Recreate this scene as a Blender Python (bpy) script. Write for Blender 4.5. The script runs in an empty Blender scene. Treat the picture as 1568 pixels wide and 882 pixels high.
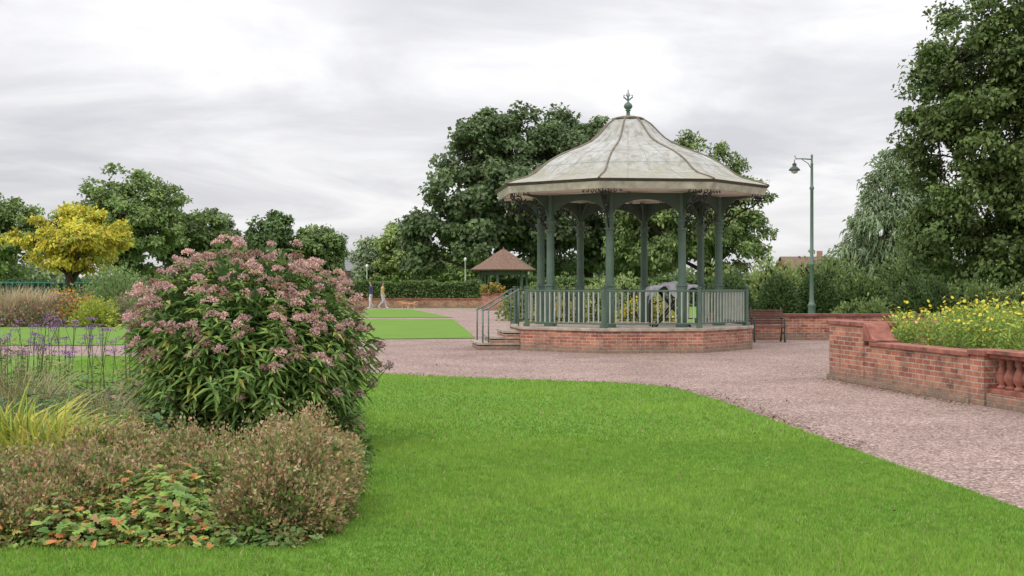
import bpy, math, random
import numpy as np
rng=np.random.default_rng(11); random.seed(5)
sc=bpy.context.scene
R=math.radians
# ------------------------------------------------------------------ helpers
def link(o,parent=None):
    sc.collection.objects.link(o)
    if parent is not None: o.parent=parent
    return o
def empty(name):
    e=bpy.data.objects.new(name,None); e.empty_display_size=.2
    return link(e)
def newmat(name):
    m=bpy.data.materials.new(name); m.use_nodes=True
    nt=m.node_tree; b=nt.nodes['Principled BSDF']
    return m,nt,b
def N(nt,t,**k):
    n=nt.nodes.new(t)
    for a,v in k.items(): setattr(n,a,v)
    return n
def ramp(nt,stops):
    r=N(nt,'ShaderNodeValToRGB'); e=r.color_ramp.elements
    while len(e)<len(stops): e.new(.5)
    for i,(p,c) in enumerate(stops):
        e[i].position=p; e[i].color=(*c,1)
    return r
def mixc(nt,blend='MIX'):
    return N(nt,'ShaderNodeMix',data_type='RGBA',blend_type=blend)
def noise(nt,scale,detail=4,rough=.55,coord='Object',vec=None,dist=0):
    n=N(nt,'ShaderNodeTexNoise'); n.inputs['Scale'].default_value=scale
    n.inputs['Detail'].default_value=detail; n.inputs['Roughness'].default_value=rough
    n.inputs['Distortion'].default_value=dist
    if vec is None:
        tc=N(nt,'ShaderNodeTexCoord'); vec=tc.outputs[coord]
    nt.links.new(vec,n.inputs['Vector']); return n
def bump(nt,b,h,strength=.3,dist=.02):
    bp=N(nt,'ShaderNodeBump'); bp.inputs['Strength'].default_value=strength
    bp.inputs['Distance'].default_value=dist
    nt.links.new(h,bp.inputs['Height']); nt.links.new(bp.outputs[0],b.inputs['Normal']); return bp
def simple(name,col,rough=.6,var=.25,scale=6,metal=0,bmp=.1):
    m,nt,b=newmat(name)
    n=noise(nt,scale,5)
    r=ramp(nt,[(.3,tuple(c*(1-var) for c in col)),(.7,tuple(min(1,c*(1+var)) for c in col))])
    nt.links.new(n.outputs[0],r.inputs[0]); nt.links.new(r.outputs[0],b.inputs['Base Color'])
    b.inputs['Roughness'].default_value=rough; b.inputs['Metallic'].default_value=metal
    n2=noise(nt,scale*8,4); bump(nt,b,n2.outputs[0],bmp,.01)
    return m
def leafmat(name,trans=.3,rough=.55):
    m,nt,b=newmat(name)
    a=N(nt,'ShaderNodeAttribute',attribute_name='Col')
    n=noise(nt,9,3)
    mx=mixc(nt,'MULTIPLY'); mx.inputs[0].default_value=.5
    r=ramp(nt,[(.3,(.6,.6,.6)),(.7,(1.25,1.25,1.25))])
    nt.links.new(n.outputs[0],r.inputs[0]); nt.links.new(a.outputs['Color'],mx.inputs[6]); nt.links.new(r.outputs[0],mx.inputs[7])
    nt.links.new(mx.outputs[2],b.inputs['Base Color'])
    b.inputs['Roughness'].default_value=rough; b.inputs['Specular IOR Level'].default_value=.3
    t=N(nt,'ShaderNodeBsdfTranslucent'); nt.links.new(mx.outputs[2],t.inputs[0])
    ms=N(nt,'ShaderNodeMixShader'); ms.inputs[0].default_value=trans
    out=nt.nodes['Material Output']
    nt.links.new(b.outputs[0],ms.inputs[1]); nt.links.new(t.outputs[0],ms.inputs[2]); nt.links.new(ms.outputs[0],out.inputs[0])
    return m
LEAF=leafmat('foliage_leaf'); PETAL=leafmat('petal',.2,.8); GRASSB=leafmat('grass_blade',.35,.6)

def rawmesh(name,co,tris,col=None,mat=None,parent=None,k=3):
    me=bpy.data.meshes.new(name)
    n=len(co); f=len(tris)
    me.vertices.add(n); me.vertices.foreach_set('co',np.ascontiguousarray(co,dtype=np.float32).ravel())
    me.loops.add(f*k); me.loops.foreach_set('vertex_index',np.ascontiguousarray(tris,dtype=np.int32).ravel())
    me.polygons.add(f); me.polygons.foreach_set('loop_start',np.arange(0,f*k,k,dtype=np.int32))
    me.update(calc_edges=True)
    if col is not None:
        a=me.color_attributes.new('Col','FLOAT_COLOR','POINT')
        c4=np.ones((n,4),dtype=np.float32); c4[:,:3]=col
        a.data.foreach_set('color',c4.ravel())
    if mat: me.materials.append(mat)
    o=bpy.data.objects.new(name,me); return link(o,parent)
def nz(v): return v/np.maximum(np.linalg.norm(v,axis=1,keepdims=True),1e-6)
def leaves(pos,d,nrm,L,W,col,fold=.2,droop=0.,mid=.45):
    n=len(pos); d=nz(d); s=nz(np.cross(d,nrm)); nn=np.cross(s,d)
    L=np.broadcast_to(L,(n,))[:,None]; W=np.broadcast_to(W,(n,))[:,None]
    tip=pos+d*L; tip[:,2]-=(droop*L)[:,0]
    m=pos+d*L*mid
    a=m+s*W/2+nn*W*fold; b=m-s*W/2+nn*W*fold
    co=np.stack([pos,a,tip,b],1).reshape(-1,3)
    base=(np.arange(n)*4)[:,None]
    t=np.concatenate([base+np.array([[0,2,1]]),base+np.array([[0,3,2]])],1).reshape(-1,3)
    return co,t,np.repeat(col,4,axis=0)
def cat(parts):
    off=0;C=[];T=[];K=[]
    for c,t,k in parts:
        C.append(c);T.append(t+off);K.append(k);off+=len(c)
    return np.concatenate(C),np.concatenate(T),np.concatenate(K)
def rdir(n): return nz(rng.normal(size=(n,3)))
def palette(cols,probs,n,var=.2):
    cols=np.array(cols,float); p=np.array(probs,float); p/=p.sum()
    i=rng.choice(len(cols),n,p=p)
    return cols[i]*(1+rng.uniform(-var,var,(n,1)))*(1+rng.uniform(-.08,.08,(n,3)))

class MB:
    def __init__(s): s.v=[];s.f=[];s.m=[];s.sm=[]
    def add(s,vs,fs,m=0,smooth=False):
        o=len(s.v); s.v+= [tuple(map(float,p)) for p in vs]
        for f in fs: s.f.append([i+o for i in f]); s.m.append(m); s.sm.append(smooth)
    def box(s,c,size,rz=0,m=0,bev=0):
        x,y,z=[a/2 for a in size]; ca,sa=math.cos(rz),math.sin(rz)
        P=[]
        for dz in(-z,z):
            for dx,dy in((-x,-y),(x,-y),(x,y),(-x,y)):
                P.append((c[0]+dx*ca-dy*sa,c[1]+dx*sa+dy*ca,c[2]+dz))
        s.add(P,[(3,2,1,0),(4,5,6,7),(0,1,5,4),(1,2,6,5),(2,3,7,6),(3,0,4,7)],m)
    def prism(s,ring,z0,z1,m=0,bottom=True):
        n=len(ring); P=[(x,y,z0) for x,y in ring]+[(x,y,z1) for x,y in ring]
        F=[(i,(i+1)%n,n+(i+1)%n,n+i) for i in range(n)]+[tuple(range(n,2*n))]
        if bottom: F.append(tuple(range(n-1,-1,-1)))
        s.add(P,F,m)
    def tube(s,pts,rad,sides=8,m=0,smooth=True,cap=True):
        pts=[np.array(p,float) for p in pts]; n=len(pts)
        if not hasattr(rad,'__len__'): rad=[rad]*n
        V=[]
        for i,p in enumerate(pts):
            t=pts[min(i+1,n-1)]-pts[max(i-1,0)]; t/=max(np.linalg.norm(t),1e-9)
            up=np.array([0,0,1.]) if abs(t[2])<.9 else np.array([1.,0,0])
            a=np.cross(t,up); a/=np.linalg.norm(a); b=np.cross(t,a)
            for k in range(sides):
                w=2*math.pi*k/sides
                V.append(p+rad[i]*(math.cos(w)*a+math.sin(w)*b))
        F=[]
        for i in range(n-1):
            for k in range(sides):
                k2=(k+1)%sides
                F.append((i*sides+k,(i+1)*sides+k,(i+1)*sides+k2,i*sides+k2))
        if cap:
            F.append(tuple(range(sides))); F.append(tuple((n-1)*sides+k for k in range(sides-1,-1,-1)))
        s.add(V,F,m,smooth)
    def lathe(s,c,prof,sides=12,m=0,smooth=True):
        V=[];n=len(prof)
        for r,z in prof:
            for k in range(sides):
                w=2*math.pi*k/sides; V.append((c[0]+r*math.cos(w),c[1]+r*math.sin(w),c[2]+z))
        F=[(i*sides+k,i*sides+(k+1)%sides,(i+1)*sides+(k+1)%sides,(i+1)*sides+k) for i in range(n-1) for k in range(sides)]
        F.append(tuple(range(sides-1,-1,-1))); F.append(tuple((n-1)*sides+k for k in range(sides)))
        s.add(V,F,m,smooth)
    def build(s,name,mats,parent=None,bevel=0):
        me=bpy.data.meshes.new(name); me.from_pydata(s.v,[],s.f); me.update()
        for m in mats: me.materials.append(m)
        me.polygons.foreach_set('material_index',s.m); me.polygons.foreach_set('use_smooth',s.sm)
        uv=me.uv_layers.new(name='UV')
        for p in me.polygons:
            n=p.normal; h=math.hypot(n.x,n.y)
            for li in p.loop_indices:
                co=me.vertices[me.loops[li].vertex_index].co
                if h>.5: uv.data[li].uv=((-n.y*co.x+n.x*co.y)/h,co.z)
                else: uv.data[li].uv=(co.x,co.y)
        o=bpy.data.objects.new(name,me); link(o,parent)
        if bevel:
            b=o.modifiers.new('bev','BEVEL'); b.width=bevel; b.segments=2; b.limit_method='ANGLE'
        return o
# ------------------------------------------------------------------ materials
def brickmat(name,c1=(.30,.085,.052),c2=(.50,.22,.135),mort=(.42,.37,.31)):
    m,nt,b=newmat(name)
    tc=N(nt,'ShaderNodeTexCoord'); br=N(nt,'ShaderNodeTexBrick')
    nt.links.new(tc.outputs['UV'],br.inputs['Vector'])
    br.inputs['Scale'].default_value=1; br.inputs['Brick Width'].default_value=.225; br.inputs['Row Height'].default_value=.075
    br.inputs['Mortar Size'].default_value=.009; br.inputs['Mortar Smooth'].default_value=.3; br.inputs['Bias'].default_value=-.1
    br.inputs['Color1'].default_value=(*c1,1); br.inputs['Color2'].default_value=(*c2,1); br.inputs['Mortar'].default_value=(*mort,1)
    n=noise(nt,2.6,7,.75); r=ramp(nt,[(.34,(.32,.30,.29)),(.5,(.92,.90,.87)),(.68,(1.35,1.26,1.18))])
    nt.links.new(n.outputs[0],r.inputs[0])
    mx=mixc(nt,'MULTIPLY'); mx.inputs[0].default_value=.9
    nt.links.new(br.outputs[0],mx.inputs[6]); nt.links.new(r.outputs[0],mx.inputs[7])
    sp=N(nt,'ShaderNodeSeparateXYZ'); nt.links.new(tc.outputs['Object'],sp.inputs[0])
    n3=noise(nt,5,5); ad=N(nt,'ShaderNodeMath',operation='MULTIPLY_ADD'); ad.inputs[1].default_value=-.5; nt.links.new(n3.outputs[0],ad.inputs[0]); nt.links.new(sp.outputs[2],ad.inputs[2])
    mr=N(nt,'ShaderNodeMapRange'); mr.inputs[1].default_value=-.25; mr.inputs[2].default_value=0.02; mr.inputs[3].default_value=.8; mr.inputs[4].default_value=0
    nt.links.new(ad.outputs[0],mr.inputs[0])
    m2=mixc(nt); nt.links.new(mr.outputs[0],m2.inputs[0]); nt.links.new(mx.outputs[2],m2.inputs[6]); m2.inputs[7].default_value=(.19,.165,.12,1)
    n4=noise(nt,22,4,.75); r4=ramp(nt,[(.53,(0,0,0)),(.68,(1,1,1))]); nt.links.new(n4.outputs[0],r4.inputs[0])
    m3=mixc(nt); mm=N(nt,'ShaderNodeMath',operation='MULTIPLY'); mm.inputs[1].default_value=.55; nt.links.new(r4.outputs[0],mm.inputs[0]); nt.links.new(mm.outputs[0],m3.inputs[0])
    nt.links.new(m2.outputs[2],m3.inputs[6]); m3.inputs[7].default_value=(.50,.37,.30,1)
    nt.links.new(m3.outputs[2],b.inputs['Base Color']); b.inputs['Roughness'].default_value=.85
    iv=N(nt,'ShaderNodeMath',operation='SUBTRACT'); iv.inputs[0].default_value=1; nt.links.new(br.outputs['Fac'],iv.inputs[1])
    bump(nt,b,iv.outputs[0],.6,.01)
    return m
BRICK=brickmat('red_brick'); 
TERRA=simple('terracotta_coping',(.27,.10,.07),.8,.5,5)
TERRAD=simple('terracotta_dark',(.18,.065,.05),.75,.35,5)
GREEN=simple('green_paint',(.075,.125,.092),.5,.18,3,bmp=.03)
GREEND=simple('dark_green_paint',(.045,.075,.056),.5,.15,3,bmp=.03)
PALEBAR=simple('pale_green_paint',(.36,.40,.34),.5,.15,5,bmp=.03)
STONE=simple('weathered_stone',(.36,.31,.25),.85,.35,4)
SOFFIT=simple('cream_soffit',(.86,.77,.71),.7,.05,3)
FASCIA=simple('weathered_fascia',(.40,.39,.31),.6,.35,4)
BLACK=simple('black_iron',(.012,.012,.012),.5,.1,5)
CLOTH=simple('grey_cloth',(.30,.30,.32),.85,.3,8)
WOOD=simple('bench_wood',(.13,.06,.042),.6,.3,9)
BARK=simple('bark',(.06,.045,.035),.95,.4,4,bmp=.6)
STEM=simple('green_stem',(.09,.12,.04),.8,.3,9)
WHITE=simple('white_paint',(.75,.75,.73),.5,.05,4)
SOIL=simple('soil',(.045,.03,.02),1,.4,9,bmp=.8)
STEELG=simple('galvanised_rail',(.12,.16,.135),.4,.2,5)
def roofmat():
    m,nt,b=newmat('lead_roof')
    n=noise(nt,1.3,7,.62,dist=.6)
    r=ramp(nt,[(.27,(.22,.20,.15)),(.40,(.33,.325,.285)),(.55,(.39,.395,.375)),(.75,(.46,.465,.455))])
    nt.links.new(n.outputs[0],r.inputs[0])
    tc=N(nt,'ShaderNodeTexCoord'); mp=N(nt,'ShaderNodeMapping'); mp.inputs['Scale'].default_value=(7,7,.5)
    nt.links.new(tc.outputs['Object'],mp.inputs[0])
    n2=noise(nt,1.0,6,.65,vec=mp.outputs[0]); r2=ramp(nt,[(.35,(.55,.52,.46)),(.55,(1.,1.,1.))]); nt.links.new(n2.outputs[0],r2.inputs[0])
    mx=mixc(nt,'MULTIPLY'); mx.inputs[0].default_value=.8
    nt.links.new(r.outputs[0],mx.inputs[6]); nt.links.new(r2.outputs[0],mx.inputs[7])
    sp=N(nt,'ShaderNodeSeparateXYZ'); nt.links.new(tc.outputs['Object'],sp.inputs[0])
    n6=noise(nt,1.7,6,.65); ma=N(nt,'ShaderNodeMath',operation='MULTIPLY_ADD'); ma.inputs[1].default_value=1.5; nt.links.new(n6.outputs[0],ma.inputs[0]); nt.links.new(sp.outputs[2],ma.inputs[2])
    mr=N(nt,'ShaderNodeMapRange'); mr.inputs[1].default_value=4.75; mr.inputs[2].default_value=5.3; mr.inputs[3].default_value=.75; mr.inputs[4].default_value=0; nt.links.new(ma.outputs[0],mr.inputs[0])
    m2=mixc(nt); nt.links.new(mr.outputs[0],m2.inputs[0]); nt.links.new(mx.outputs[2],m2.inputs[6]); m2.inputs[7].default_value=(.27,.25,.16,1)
    nt.links.new(m2.outputs[2],b.inputs['Base Color'])
    b.inputs['Roughness'].default_value=.5
    bump(nt,b,n.outputs[0],.2,.05); return m
LEAD=roofmat()
HIP=simple('roof_roll',(.18,.15,.11),.7,.3,6)
TILE=simple('clay_tile',(.17,.10,.07),.85,.35,7,bmp=.5)
def grassmat(name,a=(.11,.22,.03),b_=(.165,.30,.045)):
    m,nt,b=newmat(name)
    n1=noise(nt,.5,5,.6); n2=noise(nt,14,5,.7); n3=noise(nt,90,3,.7)
    r=ramp(nt,[(.3,a),(.5,tuple((x+y)/2 for x,y in zip(a,b_))),(.72,b_)]); 
    ad=N(nt,'ShaderNodeMath',operation='ADD'); ml=N(nt,'ShaderNodeMath',operation='MULTIPLY'); ml.inputs[1].default_value=.5
    nt.links.new(n1.outputs[0],ad.inputs[0]); nt.links.new(n2.outputs[0],ad.inputs[1]); nt.links.new(ad.outputs[0],ml.inputs[0]); nt.links.new(ml.outputs[0],r.inputs[0])
    mx=mixc(nt,'MULTIPLY'); mx.inputs[0].default_value=.6; r3=ramp(nt,[(.3,(.5,.5,.5)),(.7,(1.4,1.4,1.4))]); nt.links.new(n3.outputs[0],r3.inputs[0])
    nt.links.new(r.outputs[0],mx.inputs[6]); nt.links.new(r3.outputs[0],mx.inputs[7]); nt.links.new(mx.outputs[2],b.inputs['Base Color'])
    b.inputs['Roughness'].default_value=.9; b.inputs['Specular IOR Level'].default_value=.15
    bump(nt,b,n3.outputs[0],.5,.03); return m
GRASS=grassmat('lawn_grass'); GRASSF=grassmat('far_grass',(.12,.225,.033),(.165,.29,.048))
def gravelmat():
    m,nt,b=newmat('pink_gravel')
    tc=N(nt,'ShaderNodeTexCoord')
    v=N(nt,'ShaderNodeTexVoronoi'); v.inputs['Scale'].default_value=48; nt.links.new(tc.outputs['Object'],v.inputs['Vector'])
    sp=N(nt,'ShaderNodeSeparateColor'); nt.links.new(v.outputs['Color'],sp.inputs[0])
    r=ramp(nt,[(0,(.13,.09,.078)),(.35,(.255,.178,.155)),(.7,(.345,.252,.222)),(1,(.56,.45,.40))]); nt.links.new(sp.outputs[0],r.inputs[0])
    n=noise(nt,.6,7,.65); r2=ramp(nt,[(.3,(.76,.74,.72)),(.6,(1.05,1.04,1.04))]); nt.links.new(n.outputs[0],r2.inputs[0])
    mx=mixc(nt,'MULTIPLY'); mx.inputs[0].default_value=1; nt.links.new(r.outputs[0],mx.inputs[6]); nt.links.new(r2.outputs[0],mx.inputs[7])
    n5=noise(nt,11,5,.75); r5=ramp(nt,[(.64,(1,1,1)),(.8,(.55,.5,.45))]); nt.links.new(n5.outputs[0],r5.inputs[0])
    m5=mixc(nt,'MULTIPLY'); m5.inputs[0].default_value=1; nt.links.new(mx.outputs[2],m5.inputs[6]); nt.links.new(r5.outputs[0],m5.inputs[7])
    nt.links.new(m5.outputs[2],b.inputs['Base Color']); b.inputs['Roughness'].default_value=.9; b.inputs['Specular IOR Level'].default_value=.2
    bump(nt,b,v.outputs['Distance'],.6,.012); return m
GRAVEL=gravelmat()
# ------------------------------------------------------------------ ground
def sheet(name,poly,z,mat):
    b=MB(); b.add([(x,y,z) for x,y in poly],[tuple(range(len(poly)))]); o=b.build(name,[mat])
    if o.data.polygons[0].normal.z<0: o.data.flip_normals()
    return o
sheet('ground',[(-2500,-300),(2500,-300),(2500,3000),(-2500,3000)],0,GRASSF)
sheet('gravel_path',[(-60,0),(30,0),(30,37.7),(8,37.7),(7,50),(3,60),(1,88),(-60,88)],.004,GRAVEL)
L1=[(4.25,2),(3.59,9.17),(3.25,12.6),(2.93,16.75),(2.68,18.9),(2.5,19.9),(2.15,20.6),(1.6,21.1),(-.04,21.8),(-1.5,22.6),(-2.87,23.5),(-4.5,26.2),(-7,28.4),(-11.5,29.4),(-30,30),(-30,2)]
def jag(poly,amp=.018,step=.12,keep=40):
    out=[]
    for (x0,y0),(x1,y1) in zip(poly,poly[1:]+poly[:1]):
        L=math.hypot(x1-x0,y1-y0); n=max(1,int(L/step)) if L<12 else 1
        for i in range(n):
            t=i/n; a=amp*(random.random()-.5)*2 if i else 0
            out.append((x0+(x1-x0)*t-(y1-y0)/L*a,y0+(y1-y0)*t+(x1-x0)/L*a))
    return out
sheet('lawn',jag(L1),.022,GRASS)
L2=[(-30,34.5),(-11,34.2),(-7,36),(-4.3,38),(-2,38.5),(-1.1,38.7),(-1.3,42),(-2.7,60),(-30,60)]
sheet('lawn.001',jag(L2),.02,GRASSF)
sheet('lawn.002',[(-30,63),(-2.85,63),(-6.5,84),(-30,84)],.02,GRASSF)
BED=[(-1.42,7.95),(-1.2,8.3),(-1.45,11.5),(-1.80,15),(-2.3,17.5),(-3.5,19),(-8,19.5),(-14,19.5),(-14,7.7),(-3,7.85)]
sheet('flower_bed_soil',jag(BED,.03),.034,SOIL)
sheet('flower_border_soil',[(-40,49),(-9,49),(-10,60),(-40,60)],.03,SOIL)
def inpoly(x,y,poly):
    r=np.zeros(len(x),bool); n=len(poly)
    for i in range(n):
        x0,y0=poly[i]; x1,y1=poly[(i+1)%n]
        c=((y0>y)!=(y1>y)); xi=(x1-x0)*(y-y0)/((y1-y0) if y1!=y0 else 1e-9)+x0
        r^= c&(x<xi)
    return r
def lfn(x,y):
    return (np.sin(x*1.3+y*.7)+np.sin(x*.6-y*1.9+1)+np.sin(x*3.1+y*2.3+2)*.6+np.sin(-x*5.2+y*4.1)*.5+np.sin(x*9.1+y*6.3+3)*.35)/3
def grass(name,n,ylo,yhi,xlo,xhi,h,w,pw=1.):
    y=ylo+(yhi-ylo)*rng.random(n)**pw; x=xlo+(xhi-xlo)*rng.random(n)
    k=inpoly(x,y,L1)&~inpoly(x,y,BED); x=x[k];y=y[k];n=len(x)
    f=lfn(x,y)
    pos=np.stack([x,y,np.full(n,.02)],1)
    a=rng.random(n)*6.283; tilt=rng.uniform(.1,.9,n)
    H=h*rng.uniform(.5,1.15,n)*(1+.4*f)
    tip=pos+np.stack([np.cos(a)*tilt*H,np.sin(a)*tilt*H,H],1)
    b=rng.random(n)*6.283; s=np.stack([np.cos(b),np.sin(b),0*b],1)*(w*rng.uniform(.7,1.3,n))[:,None]/2
    co=np.stack([pos-s,pos+s,tip],1).reshape(-1,3)
    c0=np.array([.14,.295,.032]); c1=np.array([.285,.455,.07])
    t=np.clip(.5+.5*f+rng.normal(0,.27,n),0,1)[:,None]; col=c0*(1-t)+c1*t
    dry=rng.random(n)<.045; col[dry]=np.array([.42,.37,.18])
    rawmesh(name,co,np.arange(n*3).reshape(-1,3),np.repeat(col,3,0),GRASSB)
grass('lawn_grass_blades',300000,6.3,13,-3.6,4.2,.034,.008,1.2)
grass('lawn_grass_blades.001',170000,13,30,-9,3.2,.036,.017,1.3)
# ------------------------------------------------------------------ plants
def dome(cx,cy,rx,ry,h,n,L,W,cols,probs,z0=0,inner=.55,up=.5,seed=None,lump=.25,fold=.2,var=.25,droop=.1,low=0.0):
    ph=rng.random(6)*6.28
    th=rng.random(n)*2*math.pi
    el=np.arcsin(low+(1-low)*rng.random(n))
    s=inner+(1-inner)*rng.random(n)**.6
    d=np.stack([np.cos(th)*np.cos(el),np.sin(th)*np.cos(el),np.sin(el)],1)
    l=1+lump*(np.sin(th*3+ph[0])*np.cos(el*4+ph[1])+.7*np.sin(th*7+ph[2]+el*5)+.5*np.sin(th*13+el*11+ph[3]))/1.6
    s=s*l
    pos=np.stack([cx+d[:,0]*rx*s,cy+d[:,1]*ry*s,z0+.02+d[:,2]*h*s],1)
    dv=nz(d+rdir(n)*.8+np.array([0,0,up])); nr=nz(d*.6+rdir(n)*.7+np.array([0,0,.6]))
    lr=rng.uniform(.6,1.3,n)
    return leaves(pos,dv,nr,L*lr,W*lr,palette(cols,probs,n,var),fold,droop),pos,d
def plant(name,parts,mat=LEAF,stems=None,stemmat=None):
    c,t,k=cat(parts)
    if stems is None:
        return rawmesh(name,c,t,k,mat)
    e=empty(name); rawmesh('foliage',c,t,k,mat,e)
    stems.build('stems',[stemmat or STEM],e); return e
def joe_pye():
    e=empty('joe_pye_weed_bush'); bx,by=-2.57,12.6
    parts=[]; flow=[]; st=MB()
    nst=580
    for i in range(nst):
        th=random.random()*6.283
        se=random.uniform(-.45,1); el=math.asin(se)
        full=random.random()<.82
        s=random.uniform(.90,1.06) if full else random.uniform(.6,.9)
        bump_=1+.045*math.sin(3*th+1)+.035*math.sin(7*th+el*6)
        tip=np.array([math.cos(th)*math.cos(el)*1.14*s*bump_, math.sin(th)*math.cos(el)*1.1*s, 1.0+math.sin(el)*(.96 if el>0 else 1.1)*s*bump_])
        tip[0]+= -.05*max(0,tip[2]-1)+ (0.06 if tip[2]<1 else 0)
        base=np.array([tip[0]*.28+random.uniform(-.1,.1),tip[1]*.28+random.uniform(-.1,.1),0.02])
        ctrl=np.array([tip[0]*.75,tip[1]*.75,max(.25,tip[2]*.62)])
        P=[(1-t)**2*base+2*t*(1-t)*ctrl+t*t*tip for t in np.linspace(0,1,7)]
        P=[p+np.array([bx,by,0]) for p in P]
        if i%3==0: st.tube(P,[.008,.007,.006,.006,.005,.004,.003],4,0,cap=False)
        for t in np.linspace(.35,.97,8):
            c=(1-t)**2*base+2*t*(1-t)*ctrl+t*t*tip+np.array([bx,by,0])
            tg=nz((2*(1-t)*(ctrl-base)+2*t*(tip-ctrl))[None])[0]
            k=4; a0=random.random()*6.28
            aa=a0+np.arange(k)*6.283/k+rng.normal(0,.3,k)
            u=np.cross(tg,[.3,.2,1.]); u/=np.linalg.norm(u); v=np.cross(tg,u)
            dd=np.cos(aa)[:,None]*u+np.sin(aa)[:,None]*v+tg*.35+np.array([0,0,-.15])
            L=random.uniform(.11,.17)*(1 if t<.9 else .75)
            cols=palette([(.21,.34,.085),(.14,.26,.07),(.29,.42,.11),(.44,.43,.10)],[5,3,3,.8],k,.2)
            parts.append(leaves(np.repeat(c[None],k,0),dd,np.repeat((tg+np.array([0,0,.5]))[None],k,0)+rdir(k)*.3,L*rng.uniform(.8,1.2,k),L*.27,cols,.2,.22,.4))
        pf=.95 if el>.3 else (.6 if el>-.1 else .28)
        if full and random.random()<pf:
            T=tip+np.array([bx,by,0]); ax=nz((tip-ctrl)[None]+np.array([[0,0,.9]]))[0]
            rr=random.uniform(.045,.085)*(1 if el>.2 else .85)
            shade=random.uniform(.8,1.15); brown=random.random()<.15
            nsub=random.randint(7,12)
            u=np.cross(ax,[1,.3,.2]); u/=np.linalg.norm(u); v=np.cross(ax,u)
            for j in range(nsub):
                a=random.random()*6.28; q=rr*math.sqrt(random.random())
                cc=T+u*q*math.cos(a)+v*q*math.sin(a)+ax*(.04-(q/rr)**2*.04)
                m=16; dr=nz(rdir(m)+ax*.7)
                pc=palette([(.66,.42,.39),(.78,.57,.51),(.50,.28,.27)] if not brown else [(.48,.32,.25),(.34,.2,.15)],[3,2.5,1.3] if not brown else [1,1],m,.2)*shade
                flow.append(leaves(cc+dr*.006,dr,rdir(m),rng.uniform(.018,.034,m),.012,pc,.1,0,.7))
    l,_,_=dome(bx,by,.95,.95,.85,5000,.13,.04,[(.07,.14,.04),(.10,.18,.045)],[1,1],z0=.95,inner=.3)
    parts.append(l)
    l2,_,_=dome(bx,by,.85,.85,.6,2500,.12,.035,[(.07,.13,.035),(.1,.15,.045),(.18,.13,.08)],[3,2,1],z0=.25,inner=.3)
    parts.append(l2)
    c,t,k=cat(parts); rawmesh('leaves',c,t,k,LEAF,e)
    c,t,k=cat(flow); rawmesh('flower_heads',c,t,k,PETAL,e)
    st.build('stems',[simple('purple_stem',(.10,.055,.035),.8,.3,9)],e)
joe_pye()
# --- foreground spirea / geranium mounds
TAN=[(.46,.32,.18),(.52,.39,.24),(.34,.22,.12),(.22,.28,.08),(.29,.32,.10),(.50,.24,.13)]
def twigs(cx,cy,rx,ry,h,n):
    st=MB()
    for i in range(n):
        a=random.random()*6.28; r=math.sqrt(random.random()); z=h*math.sqrt(max(0,1-r*r*.95))*random.uniform(.85,1.18)
        x,y=cx+rx*r*math.cos(a),cy+ry*r*math.sin(a)
        st.tube([(cx+(x-cx)*.5,cy+(y-cy)*.5,.02),(x*.8+cx*.2,y*.8+cy*.2,z*.6),(x,y,z)],[.004,.003,.0015],3,0,cap=False)
    return st
def spirea(cx,cy,rx,ry,h,n,pr=(4,3.5,2,4,3.5,1)):
    a,p,d=dome(cx,cy,rx,ry,h,n,.034,.019,TAN,pr,inner=.5,lump=.34,var=.3)
    b,_,_=dome(cx,cy,rx*.97,ry*.97,h*.9,n//3,.045,.026,[(.12,.19,.05),(.18,.26,.06),(.26,.2,.09)],[3,2,1],inner=.35,lump=.2)
    m=n//9; s=rng.choice(len(p),m); q=p[s]+d[s]*rng.uniform(.02,.11,(m,1))+np.array([0,0,.02])
    sp=leaves(q,rdir(m)+np.array([0,0,.5]),rdir(m),.028,.016,palette(TAN,pr,m,.3),.2)
    nc=int(n/75); s=rng.choice(len(p),nc)
    top=p[s]; top=top[top[:,2]>h*.3]; m=len(top)
    rep=np.repeat(top,16,0)+rng.normal(0,.014,(m*16,3))+np.array([0,0,.015])
    cl=leaves(rep,rdir(len(rep)),rdir(len(rep)),.014,.010,palette([(.52,.36,.25),(.40,.24,.16),(.58,.44,.33)],[3,2,1],len(rep),.3),.1)
    plant('spirea_shrub',[a,b,cl,sp],LEAF,twigs(cx,cy,rx,ry,h,110),BARK)
def geranium(cx,cy,rx,ry,h,n,L=.075,cols=None,pr=None,name='hardy_geranium_plant'):
    cols=cols or [(.22,.36,.08),(.30,.45,.10),(.48,.47,.12),(.15,.26,.07),(.60,.27,.09),(.44,.30,.15)]; pr=pr or [3.5,3,1.7,2.2,1.3,1.3]
    a,p,d=dome(cx,cy,rx,ry,h,n//5,L,L,cols,pr,inner=.6,lump=.35,up=.1)
    s=p; P=[];D=[];NN=[];C=[]
    nl=len(s); nr=nz(d*.5+rdir(nl)*.5+np.array([0,0,.9])); u=nz(np.cross(nr,rdir(nl))); v=np.cross(nr,u)
    cc=palette(cols,pr,nl,.2)
    for k in range(5):
        an=(k-2)*.62
        D.append(u*math.cos(an)+v*math.sin(an)); P.append(s); NN.append(nr); C.append(cc)
    lf=leaves(np.concatenate(P),np.concatenate(D),np.concatenate(NN),np.tile(L*.62*rng.uniform(.6,1.25,nl),5),L*.36,np.concatenate(C),.1,.08,.6)
    plant(name,[lf])
spirea(-1.52,9.0,.45,.95,.54,17000)
spirea(-1.50,8.4,.42,.50,.38,9000)
spirea(-1.66,10.3,.40,.9,.53,9000)
spirea(-2.95,8.9,.65,.80,.41,15000)
spirea(-3.75,9.0,.65,.85,.42,10000)
spirea(-3.15,8.25,.60,.42,.27,9000)
spirea(-2.05,8.95,.45,.5,.42,7000,(3,3,2,5,5,1))
spirea(-2.35,9.8,.60,.55,.46,12000,(3,3,2,5,5,1))
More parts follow.
